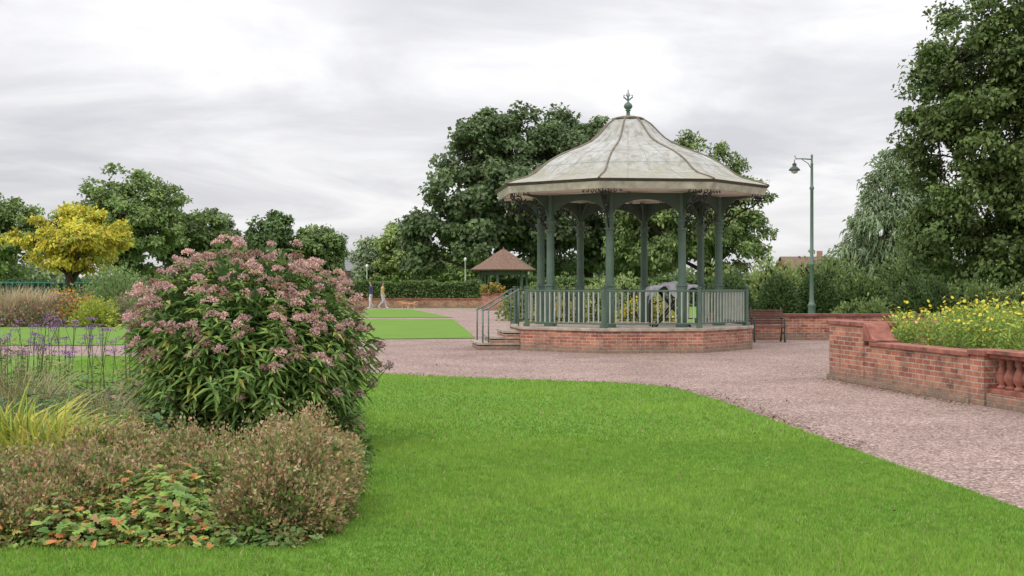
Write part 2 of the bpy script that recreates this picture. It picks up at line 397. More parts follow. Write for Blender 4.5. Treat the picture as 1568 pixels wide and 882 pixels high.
spirea(-3.1,10.2,.55,.55,.45,9000)
geranium(-2.2,8.5,.50,.60,.36,8500,.07)
geranium(-2.75,8.15,.5,.40,.24,5000,.06)
geranium(-3.5,8.05,.5,.34,.18,3500,.055)
geranium(-1.50,8.05,.32,.28,.13,2600,.05,[(.12,.23,.06),(.18,.30,.08),(.25,.28,.1)],[1,1,.5])
geranium(-2.0,8.05,.4,.28,.14,3200,.05)
geranium(-2.7,7.98,.8,.2,.10,3500,.045)
geranium(-3.5,7.95,.5,.2,.10,2500,.045)
geranium(-1.30,9.4,.2,1.1,.14,3500,.045,[(.12,.23,.06),(.18,.30,.08)],[1,1])
geranium(-1.42,11.3,.2,1.2,.16,3500,.05,[(.12,.23,.06),(.18,.30,.08)],[1,1])
DK=[(.09,.18,.075),(.12,.22,.09),(.18,.27,.10),(.24,.22,.1)]
geranium(-3.3,11.6,.75,.9,.50,7500,.07,DK,[3,3,2,1],'astrantia_plant')
geranium(-4.6,12.6,.9,1.0,.55,7500,.07,DK,[3,3,2,1],'astrantia_plant')
geranium(-2.1,11.2,.5,.6,.34,3500,.06,DK,[3,2,2,1],'astrantia_plant')
MX=[(.17,.28,.085),(.22,.32,.1),(.33,.24,.13)]
geranium(-1.75,12.9,.3,.9,.42,4500,.07,MX,[3,2,1],'astrantia_plant')
geranium(-2.15,15.2,.35,1.3,.6,4500,.07,MX,[3,2,1],'astrantia_plant')
for (x,y,rx,h) in [(-4.0,14.3,.7,.62),(-5.3,14.8,.8,.66),(-6.2,16,.9,.72),(-4.6,16.6,.8,.68),(-3.3,16.5,.8,.7)]:
    geranium(x,y,rx,rx,h,5000,.07,[(.16,.25,.09),(.28,.28,.12),(.38,.31,.19),(.19,.29,.07)],[3,2,2,2],'perennial_plant')
def straps(name,cx,cy,r,h,n,cols,pr,w=.022,lean=.7):
    a=rng.random(n)*6.283; rr=r*.4*np.sqrt(rng.random(n)); x=cx+rr*np.cos(a); y=cy+rr*np.sin(a)
    ln=rng.uniform(.15,lean,n); H=h*rng.uniform(.6,1.05,n); col=palette(cols,pr,n,.2)
    aa=a+rng.normal(0,.6,n); d=np.stack([np.cos(aa),np.sin(aa)],1)
    K=6; V=[]
    side=np.stack([-np.sin(aa+.6),np.cos(aa+.6)],1)
    for k in range(K):
        t=k/(K-1); ww=w*(1-t**2)*.5+.0008
        px=x+d[:,0]*ln*H*t**2*1.0; py=y+d[:,1]*ln*H*t**2; pz=.03+H*(t-.35*ln*t**3)
        V.append(np.stack([px-side[:,0]*ww,py-side[:,1]*ww,pz],1)); V.append(np.stack([px+side[:,0]*ww,py+side[:,1]*ww,pz],1))
    co=np.stack(V,1).reshape(-1,3); b=(np.arange(n)*2*K)[:,None]
    T=np.concatenate([np.concatenate([b+np.array([[2*k,2*k+1,2*k+3]]),b+np.array([[2*k,2*k+3,2*k+2]])],1) for k in range(K-1)],1).reshape(-1,3)
    return rawmesh(name,co,T,np.repeat(col,2*K,0),LEAF)
YG=[(.46,.46,.07),(.32,.39,.06),(.56,.46,.12),(.2,.3,.05)]
straps('crocosmia_clump',-3.7,10.3,1.0,.70,420,YG,[3,3,1.3,1.5],.026,1.5)
straps('crocosmia_clump',-4.2,11.0,1.0,.82,340,YG,[3,3,1.3,1.5],.026,1.5)
straps('crocosmia_clump',-2.15,10.3,.5,.42,90,YG,[3,3,1,1.5],.016,.8)
straps('ornamental_grass',-5.2,13.8,.8,.9,260,[(.40,.37,.18),(.28,.30,.12),(.5,.43,.26)],[2,2,1],.010,.7)
straps('ornamental_grass',-3.9,12.6,.7,.7,200,[(.40,.37,.18),(.28,.30,.12),(.5,.43,.26)],[2,2,1],.010,.7)
def verbena():
    e=empty('verbena_plant'); st=MB(); fl=[]
    for i in range(80):
        x=random.uniform(-7.2,-4.35); y=random.uniform(14.6,17.2); h=random.uniform(.75,1.25)
        if x>-4.9 and y>16: continue
        lx,ly=random.uniform(-.12,.12),random.uniform(-.1,.1)
        st.tube([(x,y,.02),(x+lx*.4,y+ly*.4,h*.5),(x+lx,y+ly,h)],[.006,.005,.003],3,cap=False)
        tips=[(x+lx,y+ly,h)]
        for j in range(random.randint(1,3)):
            t=random.uniform(.6,.85); s=(x+lx*t,y+ly*t,h*t); q=(s[0]+random.uniform(-.13,.13),s[1]+random.uniform(-.1,.1),h*random.uniform(.88,1.02))
            st.tube([s,q],[.003,.0025],3,cap=False); tips.append(q)
        for q in tips:
            m=28; c=np.array(q)+rng.normal(0,1,(m,3))*np.array([.028,.028,.008])
            fl.append(leaves(c,rdir(m),rdir(m),.018,.013,palette([(.28,.14,.36),(.42,.25,.50),(.18,.09,.19)],[2,2,1],m),.1))
    c,t,k=cat(fl); rawmesh('flowers',c,t,k,PETAL,e); st.build('stems',[STEM],e)
    e=empty('persicaria_plant'); st=MB(); fl=[]
    for i in range(70):
        x=random.uniform(-6.4,-5.1); y=random.uniform(13.6,15); h=random.uniform(.7,1.05)
        st.tube([(x,y,.02),(x+random.uniform(-.08,.08),y,h)],[.005,.003],3,cap=False)
        m=30; zz=rng.uniform(h-.22,h,m); c=np.stack([x+rng.normal(0,.012,m),y+rng.normal(0,.012,m),zz],1)
        fl.append(leaves(c,rdir(m),rdir(m),.02,.012,palette([(.22,.11,.09),(.32,.18,.14)],[1,1],m),.1))
    c,t,k=cat(fl); rawmesh('flowers',c,t,k,PETAL,e); st.build('stems',[STEM],e)
verbena()
def lean():
    e=empty('globe_thistle_stem'); st=MB(); fl=[]
    for (x,y,z) in [(-1.28,12.8,1.0),(-1.22,13.0,.8),(-1.5,12.6,.55),(-1.35,12.7,.65)]:
        st.tube([(-1.9,12.9,.2),(x-.2,y,z*.7),(x,y,z)],[.006,.005,.003],4,cap=False)
        m=60; c=np.array([x,y,z])+rdir(m)*.035
        fl.append(leaves(c,rdir(m),rdir(m),.03,.018,palette([(.45,.3,.33),(.3,.22,.15)],[2,1],m),.1))
        m=14; t=rng.random(m)[:,None]; c=np.array([-1.9,12.9,.2])*(1-t)+np.array([x,y,z])*t
        fl.append(leaves(c,rdir(m),rdir(m),.11,.03,palette([(.18,.3,.075)],[1],m),.2))
    c,t,k=cat(fl); rawmesh('leaves',c,t,k,LEAF,e); st.build('stem',[STEM],e)
lean()
def border():
    def g(name,x,y,r,h,n,cols,pr,L=.12,W=.07,ry=None):
        a,_,_=dome(x,y,r,ry or r,h,n,L,W,cols,pr,inner=.5,lump=.3); plant(name,[a])
    GR=[(.16,.24,.08),(.21,.3,.09)]
    straps('tall_ornamental_grass',-19.6,50.6,2.2,1.75,500,[(.55,.45,.3),(.43,.36,.2)],[2,1],.04,.45)
    straps('tall_ornamental_grass',-18.7,51,2.0,1.65,500,[(.55,.45,.3),(.43,.36,.2)],[2,1],.04,.45)
    g('sedum_clump',-17.3,51,1.4,1.05,3500,GR+[(.44,.2,.19),(.48,.3,.24)],[2,2,3,2])
    g('sedum_clump',-18.2,50,1.3,.8,3000,GR+[(.44,.22,.21),(.40,.29,.21)],[2,2,3,2])
    g('marigold_clump',-16.6,50.2,1.0,.95,2200,GR+[(.80,.36,.04)],[1.5,1.5,2],.1,.09)
    g('marigold_clump',-18.6,54.5,1.6,1.45,2400,GR+[(.80,.36,.04)],[1.5,1.5,2],.1,.09)
    g('euphorbia_shrub',-15.7,49.3,.85,1.0,2600,[(.46,.5,.09),(.34,.42,.08)],[1,1])
    g('euphorbia_shrub',-12.5,50.3,1.5,.9,2600,[(.3,.36,.1),(.2,.28,.08)],[1,1])
    g('lilac_shrub',-17.6,58,1.5,2.25,5500,[(.29,.4,.15),(.21,.32,.12)],[1,1],.16,.09)
    g('lilac_shrub',-15.6,57,1.3,1.6,4500,[(.22,.32,.12),(.36,.27,.2)],[1,1],.14,.08)
    g('heather_clump',-14.6,51,1.3,1.0,3000,GR+[(.4,.22,.22)],[2,2,2])
    g('heather_clump',-20.3,49.6,1.5,.7,3000,GR+[(.4,.22,.22)],[2,2,2])
    g('heather_clump',-15.5,54,1.4,1.2,3000,GR+[(.44,.27,.25)],[2,2,2])
    g('heather_clump',-21,54,2,1.1,3000,GR+[(.44,.27,.25)],[2,2,2])
border()
# ------------------------------------------------------------------ hedges
def hedge(name,x0,x1,y,dpt,h,n,L,cols,z0=0,pr=None):
    f=rng.random(n); x=rng.uniform(x0,x1,n); yy=y+rng.uniform(0,dpt,n); z=z0+h*rng.random(n)
    fr=f<.5; yy[fr]=y+np.abs(rng.normal(0,.12,fr.sum())); tp=f>=.6; z[tp]=z0+h-np.abs(rng.normal(0,.08,tp.sum()))
    z+= .07*np.sin(x*1.7)+.05*np.sin(x*4.1)
    pos=np.stack([x,yy,z],1)
    nr=nz(rdir(n)+np.array([0,-.6,.6])); cols_=palette(cols,pr or [1]*len(cols),n,.25)
    c,t,k=leaves(pos,rdir(n),nr,L*rng.uniform(.6,1.3,n),L*.6,cols_,.2)
    e=empty(name); rawmesh('foliage',c,t,k,LEAF,e)
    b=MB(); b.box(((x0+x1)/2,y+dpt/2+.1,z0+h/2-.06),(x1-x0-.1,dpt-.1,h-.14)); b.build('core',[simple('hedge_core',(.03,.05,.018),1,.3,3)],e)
HD=[(.13,.21,.065),(.17,.26,.08),(.10,.17,.05)]
hedge('hedge',-14,-2.2,91.2,2,1.75,15000,.2,HD)
hedge('hedge',-1.5,26,96,2,2.0,22000,.25,HD)
hedge('hedge',-45,-13,75,2,1.8,16000,.2,[(.05,.095,.032),(.07,.125,.04)])
# ------------------------------------------------------------------ trees
def tree(name,x,y,top,bot,rx,trunk_r,cols,nl=10,ncl=150,per=150,L=.3,W=.2,ry=None,clr=.9,seed=1,droop=.1,lobes=None,lf=.42,shapepow=1.,flat=.6,lean=0):
    global rng
    rng=np.random.default_rng(seed); rd=random.Random(seed)
    ry=ry or rx*.9; cz=(top+bot)/2; rz=(top-bot)/2
    e=empty(name)
    LB=[]
    if lobes: LB=[(np.array([x+a,y+b,c]),r) for a,b,c,r in lobes]
    else:
        for i in range(nl):
            zz=1-2*(i+.5)/nl; a=i*2.399+seed; q=math.sqrt(1-zz*zz)
            s=rd.uniform(.5,.68)
            lr=lf*rd.uniform(.75,1.15)
            tz=zz*s
            taper=(1-.25*max(0,zz))**shapepow
            LB.append((np.array([x+math.cos(a)*q*s*rx*taper,y+math.sin(a)*q*s*ry*taper,cz+tz*rz]),lr))
        LB.append((np.array([x,y,cz]),lf*1.1))
    wts=np.array([r**2 for _,r in LB]); wts/=wts.sum()
    idx=rng.choice(len(LB),ncl,p=wts)
    dd=rdir(ncl); sc_=rng.uniform(.62,1.10,ncl)
    C=np.array([LB[i][0] for i in idx]); rr=np.array([LB[i][1] for i in idx])
    if lobes: off=dd*(rr*sc_)[:,None]
    else: off=dd*(rr*sc_)[:,None]*np.array([rx,ry,rz])
    C=C+off; C[:,2]=np.maximum(C[:,2],bot+.1)
    cr=clr*rng.uniform(.55,1.25,ncl)
    n=ncl*per; ci=np.repeat(np.arange(ncl),per)
    d=rdir(n); s=rng.random(n)**.45
    pos=C[ci]+d*(s*cr[ci])[:,None]*np.array([1,1,flat])
    pos[:,2]-=.22*np.abs(rng.normal(0,1,n))*cr[ci]*.5
    cen=np.array([x,y,cz]); outw=nz(pos-cen)
    nr=nz(d*.6+outw*.4+rdir(n)*.55+np.array([0,0,.75])); dv=nz(rdir(n)+outw*.5+np.array([0,0,-.25]))
    cb=rng.uniform(.72,1.3,ncl)[ci][:,None]
    col=palette(cols,[1]*len(cols),n,.22)*cb
    lr=rng.uniform(.6,1.3,n)
    c,t,k=leaves(pos,dv,nr,L*lr,W*lr,col,.2,droop)
    rawmesh('crown',c,t,k,LEAF,e)
    b=MB(); ft=bot+(top-bot)*.55
    mid=(x+rd.uniform(-.2,.2),y,bot*.6+.2)
    b.tube([(x,y,-.05),(x,y,.25),mid,(x+rd.uniform(-.3,.3),y,bot+(top-bot)*.25),(x,y,ft),(x,y,top-(top-bot)*.15)],[trunk_r*1.5,trunk_r*1.1,trunk_r*.95,trunk_r*.75,trunk_r*.45,trunk_r*.1],9)
    for c0,_ in LB:
        z0=bot*.7+(c0[2]-bot)*.35; z0=max(bot*.6,min(z0,ft))
        m=np.array([x+(c0[0]-x)*.45,y+(c0[1]-y)*.45,z0+(c0[2]-z0)*.35])
        b.tube([(x,y,z0),m,c0],[trunk_r*.5,trunk_r*.33,trunk_r*.12],6)
        near=[q for q in C if np.linalg.norm(q-c0)<rx*.55][:8]
        for q in near: b.tube([c0,(c0+q)/2+np.array([0,0,.1]),q],[trunk_r*.12,trunk_r*.07,trunk_r*.03],4,cap=False)
    b.build('trunk',[BARK],e)
    return e
DG=[(.13,.185,.08),(.165,.23,.09),(.14,.195,.095)]
MG=[(.21,.29,.095),(.25,.34,.11),(.17,.25,.085)]
LG=[(.31,.39,.14),(.37,.45,.16),(.26,.34,.12)]
GO=[(.66,.59,.07),(.56,.55,.08),(.43,.48,.08),(.70,.60,.07)]
SG=[(.32,.39,.24),(.38,.45,.28),(.26,.33,.20)]
tree('sycamore_tree',-.9,110,16.6,2.6,7.6,.45,DG,nl=15,ncl=350,per=130,L=.40,W=.32,clr=1.12,seed=3,lobes=[
 (-5.2,0,6.0,2.9),(-3.6,-1,9.6,2.8),(-1.2,0,13.0,2.9),(2.0,1,13.7,2.7),(1,-2,9,4),(4.6,0,11.8,3.0),(4.2,-1,6.2,3.0),(-1.5,-2,5.4,3),(-6.8,0,4.4,1.7),(-3.2,0,12.2,2.0)])
tree('sycamore_tree',6.8,114,16.8,3.0,6.0,.45,DG,ncl=260,per=120,L=.40,W=.32,clr=1.15,seed=4,nl=12,lobes=[
 (-1.5,0,14.0,2.7),(1.6,0,14.2,2.4),(0,0,9,4.2),(-3,0,8,3.2),(3.2,0,10.5,3.0),(2.5,0,5.5,3),(-2.5,0,4.8,2.4)])
tree('ash_tree',14.7,100,13.0,2.4,5.5,.4,[(.21,.28,.10),(.25,.33,.11),(.17,.24,.085)],ncl=270,per=110,L=.34,W=.18,clr=.90,seed=8,nl=14,lobes=[
 (-1,0,10.9,2.0),(1.0,0,10.3,1.8),(-2.8,0,8.4,2.5),(2.1,0,8.0,2.5),(0,-1,7,3.0),(3.3,0,5.4,1.8),(-3.5,0,5.0,2.3),(1,-1,4.2,2.4),(-5.3,0,7.2,1.6)])
tree('ash_tree',10.5,104,11.5,2.2,3.8,.4,MG,ncl=130,per=120,L=.36,W=.22,clr=.95,seed=28,nl=9)
tree('willow_tree',21.4,75,9.7,1.4,2.9,.2,SG,ncl=170,per=105,L=.34,W=.08,clr=.68,seed=12,droop=.5,flat=.9,lobes=[
 (.5,0,8.4,1.0),(.2,0,6.9,1.5),(1.0,0,5.6,1.9),(-.7,0,5.3,1.2),(-.6,0,3.4,1.4),(-2.0,0,3.2,.9),(1,0,3,1.8),(-2.6,0,2.2,.9)])
tree('lime_tree',18.5,45,13.8,.9,5.6,.4,[(.095,.145,.042),(.12,.18,.05),(.15,.215,.06)],ncl=650,per=180,L=.17,W=.115,clr=.74,seed=21,lobes=[
 (-2.9,-1,8.0,2.1),(-1.5,-1,10.8,2.5),(-2.8,-1,5.6,2.3),(-2.9,-1,3.2,2.0),(0,-2,9,2.8),(0,-2,4,3.0),(1.0,0,12.6,2.6),(2.6,0,7,3),(-1.5,-1,1.9,1.5),(-4.1,-.6,6.9,1.0),(-3.7,-.6,8.9,1.0),(-.3,-1,6.6,2.8)])
tree('golden_robinia_tree',-21.9,65,5.9,2.0,3.5,.22,GO,ncl=170,per=90,L=.22,W=.13,clr=.58,seed=31,nl=12,lf=.40,flat=.45)
tree('sycamore_tree',-32.8,110,11.7,2.2,5.6,.35,MG,ncl=210,per=110,L=.36,W=.26,clr=.9,seed=33,nl=11)
tree('sycamore_tree',-28.5,116,8.2,1.8,4.2,.3,[(.15,.22,.075),(.18,.26,.085)],ncl=130,per=110,L=.36,W=.26,clr=.9,seed=35)
tree('silver_birch_tree',-42.6,108,9.0,2.0,3.8,.25,MG,ncl=110,per=110,L=.34,W=.24,clr=.85,seed=36)
tree('silver_birch_tree',-26.4,120,8.4,1.4,1.7,.2,SG,ncl=55,per=110,L=.32,W=.2,clr=.7,seed=37)
tree('hornbeam_tree',-22.2,120,8.7,1.4,2.9,.25,[(.12,.19,.07),(.145,.225,.08)],ncl=110,per=130,L=.34,W=.24,clr=.8,seed=38)
tree('hornbeam_tree',-17.9,120,7.8,1.3,2.8,.25,[(.17,.25,.085),(.20,.28,.095)],ncl=100,per=130,L=.34,W=.24,clr=.8,seed=39)
tree('hawthorn_tree',-14.0,131,6.4,1,2.4,.2,SG,ncl=80,per=110,L=.34,W=.24,clr=.8,seed=40)
tree('silver_birch_tree',-11.3,130,8.3,1,2.8,.2,LG,ncl=110,per=110,L=.34,W=.2,clr=.8,seed=41)
tree('hawthorn_tree',-8.0,128,5.6,.8,2.6,.2,LG,ncl=90,per=110,L=.34,W=.24,clr=.8,seed=42)
tree('hawthorn_tree',-4.5,126,4.9,.8,2.4,.2,MG,ncl=90,per=110,L=.34,W=.24,clr=.8,seed=43)
def shrub(name,x,y,r,h,n,cols,L=.1,W=.06,z0=0,lump=.06,inner=.8,ry=None):
    a,_,_=dome(x,y,r,ry or r,h,n,L,W,cols,[1]*len(cols),z0=z0,inner=inner,lump=lump); 
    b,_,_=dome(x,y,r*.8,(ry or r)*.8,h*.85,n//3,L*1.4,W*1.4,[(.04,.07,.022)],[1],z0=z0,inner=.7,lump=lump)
    plant(name,[a,b])
CD=[(.085,.145,.048),(.115,.18,.058)]
shrub('clipped_yew_shrub',9.15,45,.85,1.85,7000,CD)
shrub('clipped_yew_shrub',10.6,45.5,.85,2.0,7000,CD)
shrub('clipped_yew_shrub',7.6,46,1.0,1.9,7000,CD)
shrub('laurel_shrub',12.3,46,1.3,1.75,7000,MG+CD,.14,.07,lump=.2)
shrub('laurel_shrub',12.6,39.8,1.15,1.75,8000,CD,.11,.06,lump=.12)
shrub('laurel_shrub',14.6,41,1.4,1.5,7000,MG,.12,.06,lump=.25)
shrub('laurel_shrub',16.0,39.5,1.6,1.6,7000,MG+LG,.12,.06,lump=.25)
shrub('laurel_shrub',10.4,52,1.4,2.2,6000,LG,.16,.09,lump=.3)
shrub('laurel_shrub',13.2,55,2.0,2.4,6000,MG,.16,.09,lump=.3)
shrub('laurel_shrub',16.5,52,2.5,2.9,7000,CD+MG,.16,.09,lump=.3)
shrub('laurel_shrub',11.0,40.2,1.2,1.0,5000,MG,.12,.06,lump=.25)
shrub('laurel_shrub',4.5,56,2.2,1.6,5000,LG,.16,.09,lump=.3)
shrub('laurel_shrub',1.7,58,2.0,1.5,5000,MG,.16,.09,lump=.3)
shrub('yellow_rudbeckia_clump',4.6,45,1.2,1.0,2500,[(.2,.3,.07),(.65,.5,.05)],.1,.07,lump=.3)
shrub('yellow_rudbeckia_clump',1.6,46,1.0,.9,2500,[(.2,.3,.07),(.65,.5,.05),(.4,.2,.2)],.1,.07,lump=.3)
def treeline():
    rs=np.random.default_rng(5); n=52000
    x=rs.uniform(-170,170,n); y=230+rs.normal(0,4,n)
    top=4.3+1.3*np.sin(x*.11)+.9*np.sin(x*.29+1)+.6*np.sin(x*.83)+.4*np.sin(x*2.1)
    z=top*rs.random(n)**.8; pos=np.stack([x,y,z],1)
    c,t,k=leaves(pos,rdir(n),nz(rdir(n)+np.array([0,-.3,.7])),.9,.7,palette(MG+SG+DG,[1]*9,n,.2)*(.8+.3*np.sin(x*.3))[:,None],.2)
    rawmesh('distant_tree_line',c,t,k,LEAF)
treeline()
# ------------------------------------------------------------------ houses (distant)
def house(x,y,w,d,hw,hr,wallm,roofm,rz=0):
    e=empty('brick_house'); e.location=(x,y,0); e.rotation_euler=(0,0,rz)
    b=MB(); b.box((0,0,hw/2),(w,d,hw)); 
    b.add([(-w/2,-d/2,hw),(-w/2,d/2,hw),(-w/2,0,hr-.15)],[(0,1,2)]); b.add([(w/2,-d/2,hw),(w/2,d/2,hw),(w/2,0,hr-.15)],[(0,2,1)])
    b.build('walls',[wallm],e)
    b=MB(); o=.4
    b.add([(-w/2-o,-d/2-o,hw-.15),(w/2+o,-d/2-o,hw-.15),(w/2+o,0,hr),(-w/2-o,0,hr),(-w/2-o,d/2+o,hw-.15),(w/2+o,d/2+o,hw-.15)],[(0,1,2,3),(3,2,5,4)]); b.build('roof',[roofm],e)
    b=MB(); b.box((w*.3,0,hr+.3),(.8,.6,1.3)); b.build('chimney',[wallm],e)
    b=MB()
    for q in(-.32,0,.32): b.box((q*w,-d/2-.02,hw*.72),(1.3,.06,1.1))
    for q in(-.32,.32): b.box((q*w,-d/2-.02,hw*.28),(1.5,.06,1.1))
    b.build('windows',[simple('window_glass',(.05,.06,.07),.2,.1,3)],e)
    b=MB(); b.box((0,-d/2-.02,1.05),(.95,.08,2.1)); b.build('door',[WHITE],e)
SL=simple('slate_roof',(.18,.18,.19),.7,.2,4)
house(62,215,9,7,4.4,6.6,BRICK,TILE); house(49.0,218,8,7,4.2,6.3,BRICK,TILE,.1); house(-26.5,215,9,8,4.0,6.9,BRICK,SL,.1)
# ------------------------------------------------------------------ bandstand
CX,CY=2.96,33.3
TH=[R(-16+45*k) for k in range(8)]
def octv(r,k): t=TH[k%8]; return (CX+r*math.sin(t),CY-r*math.cos(t))
def ring(r): return [octv(r,k) for k in range(8)]
def bandstand():
    e=empty('bandstand')
    b=MB(); b.prism(ring(3.13),0,.51); b.build('brick_plinth',[BRICK],e)
    b=MB(); b.prism(ring(3.17),.51,.585); b.build('platform_edge',[STONE],e,.012)
    PZ=.585; RR=2.98
    g=MB(); p=MB()
    for k in range(8):
        a=np.array(octv(RR,k)); c=np.array(octv(RR,k+1))
        g.box((a[0],a[1],PZ+.47),(.085,.085,.94),-TH[k]+R(22.5)); g.box((a[0],a[1],PZ+.955),(.12,.12,.03),-TH[k]+R(22.5)); g.box((a[0],a[1],PZ+.04),(.14,.14,.08),-TH[k]+R(22.5))
        if k==6: continue
        L=np.linalg.norm(c-a); u=(c-a)/L; rz=math.atan2(u[1],u[0]); mid=(a+c)/2
        for z,h,w in((PZ+.87,.04,.05),(PZ+.10,.035,.04)):
            g.box((mid[0],mid[1],z),(L-.09,w,h),rz)
        n=16
        for i in range(1,n):
            q=a+u*L*i/n
            p.box((q[0],q[1],PZ+.485),(.028,.028,.735),rz)
    g.build('railing_frame',[GREEN],e,.006); p.build('railing_bars',[PALEBAR],e)
    c=MB(); CR=2.30
    for k in range(8):
        x,y=octv(CR,k); rz=-TH[k]
        c.box((x,y,PZ+.06),(.24,.24,.12),rz); c.box((x,y,PZ+.55),(.18,.18,.86),rz); c.box((x,y,PZ+1.0),(.22,.22,.05),rz)
        c.lathe((x,y,PZ),[(.105,1.0),(.098,1.1),(.092,2.2),(.098,2.30),(.125,2.33),(.125,2.36),(.095,2.40),(.10,2.46),(.15,2.54),(.15,2.58),(.085,2.60),(.085,3.20)],10)
    c.build('columns',[GREEN],e,.004)
    a=MB(); ZT=3.80
    for k in range(8):
        p0=np.array(octv(CR,k)); p1=np.array(octv(CR,k+1)); u=(p1-p0); L=np.linalg.norm(u); u/=L; nn=np.array([-u[1],u[0]])
        K=18; V=[];t_=.03
        for i in range(K+1):
            s=i/K; q=p0+u*L*s
            zb=3.12+.52*(1-abs(2*s-1)**2.2)**.6
            for o_,z in((-t_,zb),(-t_,ZT),(t_,zb),(t_,ZT)):
                V.append((q[0]+nn[0]*o_,q[1]+nn[1]*o_,z))
        F=[]
        for i in range(K):
            j=i*4; F+= [(j,j+4,j+5,j+1),(j+2,j+3,j+7,j+6),(j,j+2,j+6,j+4)]
        a.add(V,F)
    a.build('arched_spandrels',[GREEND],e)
    br=MB(); sc2=MB()
    for k in range(8):
        t=TH[k]; d=np.array([math.sin(t),-math.cos(t)]); s=np.array([d[1],-d[0]])
        prof=[(0.06,3.10),(0.10,3.35),(.22,3.56),(.42,3.72),(.80,3.80),(.06,3.80)]
        V=[]
        for o_ in(-.03,.03):
            for r,z in prof: V.append((CX+d[0]*(CR+r)+s[0]*o_,CY+d[1]*(CR+r)+s[1]*o_,z))
        n=len(prof); br.add(V,[tuple(range(n)),tuple(range(2*n-1,n-1,-1))]+[(i,n+i,n+(i+1)%n,(i+1)%n) for i in range(n)])
        V=[]
        for o_ in(-.03,.03):
            for r,z in [(-.06,3.2),(-.12,3.5),(-.3,3.74),(-.5,3.80),(-.06,3.80)]: V.append((CX+d[0]*(CR+r)+s[0]*o_,CY+d[1]*(CR+r)+s[1]*o_,z))
        n=5; br.add(V,[tuple(range(n)),tuple(range(2*n-1,n-1,-1))]+[(i,n+i,n+(i+1)%n,(i+1)%n) for i in range(n)])
        def P(r,z,o=0): return (CX+d[0]*(CR+r)+s[0]*o,CY+d[1]*(CR+r)+s[1]*o,z)
        for (r0,z0,rad,turn,sg) in [(.30,3.40,.15,1.7,1),(.62,3.58,.13,1.7,-1),(.90,3.66,.10,1.6,1),(.17,3.14,.11,1.5,-1),(1.06,3.72,.07,1.4,-1),(.46,3.62,.08,1.4,1)]:
            pts=[P(r0+rad*(1-i/26)*math.cos(sg*i/26*turn*6.28+1),z0+rad*(1-i/26)*math.sin(sg*i/26*turn*6.28+1)) for i in range(22)]
            sc2.tube(pts,.018,4,cap=False)
        sc2.tube([P(.07,2.90),P(.2,3.14),P(.5,3.38),P(.85,3.54),P(1.12,3.78)],.02,5)
        # small C-scrolls either side of the capital, in the plane of the arches
        for kk in(1,-1):
            q0=np.array(octv(CR,k)); q1=np.array(octv(CR,(k+kk)%8)); u=(q1-q0)/np.linalg.norm(q1-q0)
            for (r0,z0,rad) in [(.20,3.25,.085),(.36,3.44,.07),(.52,3.56,.05)]:
                pts=[(q0[0]+u[0]*(r0+rad*(1-i/24)*math.cos(i/24*9+1)),q0[1]+u[1]*(r0+rad*(1-i/24)*math.cos(i/24*9+1)),z0+rad*(1-i/24)*math.sin(i/24*9+1)) for i in range(18)]
                sc2.tube(pts,.013,4,cap=False)
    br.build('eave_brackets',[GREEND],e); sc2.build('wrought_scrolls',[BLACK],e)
    # pierced scroll cresting that hangs below the eave line
    cr=MB()
    for k in range(8):
        p0=np.array(octv(3.36,k)); p1=np.array(octv(3.36,k+1)); u=(p1-p0); L=np.linalg.norm(u); u/=L
        for sgn,q0 in((1,p0),(-1,p1)):
            for j in range(4):
                r0=.10+.13*j; rad=.065-.009*j; z0=3.77+.005*j
                pts=[(q0[0]+sgn*u[0]*(r0+rad*(1-i/20)*math.cos(i/20*8+2)),q0[1]+sgn*u[1]*(r0+rad*(1-i/20)*math.cos(i/20*8+2)),z0+rad*(1-i/20)*math.sin(i/20*8+2)) for i in range(15)]
                cr.tube(pts,.011,4,cap=False)
    cr.build('eave_scrollwork',[BLACK],e)
    s=MB(); r0=ring(3.42); V=[(x,y,3.86) for x,y in r0]+[(x,y,3.83) for x,y in ring(2.25)]+[(CX,CY,3.98)]
    F=[((i+1)%8,i,8+i,8+(i+1)%8) for i in range(8)]+[(8+(i+1)%8,8+i,16) for i in range(8)]
    s.add(V,F); s.build('soffit',[SOFFIT],e)
    rb=MB()
    for k in range(8):
        x0,y0=octv(3.35,k); rb.tube([(x0,y0,3.83),(CX,CY,3.93)],.04,4,smooth=False)
    rb.build('soffit_ribs',[SOFFIT],e)
    f=MB()
    def band(ra,rb_,z0,z1,m):
        V=[(x,y,z0) for x,y in ring(ra)]+[(x,y,z1) for x,y in ring(rb_)]+[(x,y,z1) for x,y in ring(rb_-.07)]+[(x,y,z0) for x,y in ring(ra-.07)]
        F=[]
        for i in range(8):
            j=(i+1)%8; F+=[(i,j,8+j,8+i),(8+i,8+j,16+j,16+i),(24+j,24+i,16+i,16+j),(j,i,24+i,24+j)]
        f.add(V,F,m)
    band(3.44,3.49,3.82,3.985,0); band(3.50,3.56,3.988,4.05,1)
    f.build('fascia',[FASCIA,simple('gutter_dark',(.07,.065,.05),.6,.3,5)],e)
    prof=[(3.53,4.053),(3.35,4.12),(3.14,4.175),(2.93,4.235),(2.76,4.32),(2.62,4.42),(2.49,4.525),(2.34,4.63),(2.15,4.74),(1.92,4.85),(1.66,4.955),(1.39,5.06),(1.14,5.175),(.95,5.30),(.81,5.43),(.69,5.56),(.57,5.68),(.44,5.77),(.28,5.83),(.05,5.86)]
    rf=MB(); V=[]
    for r,z in prof:
        for k in range(8): V.append((*octv(r,k),z))
    F=[(i*8+k,i*8+(k+1)%8,(i+1)*8+(k+1)%8,(i+1)*8+k) for i in range(len(prof)-1) for k in range(8)]
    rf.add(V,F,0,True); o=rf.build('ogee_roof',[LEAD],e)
    me=o.data; at=me.attributes.new('sharp_edge','BOOLEAN','EDGE')
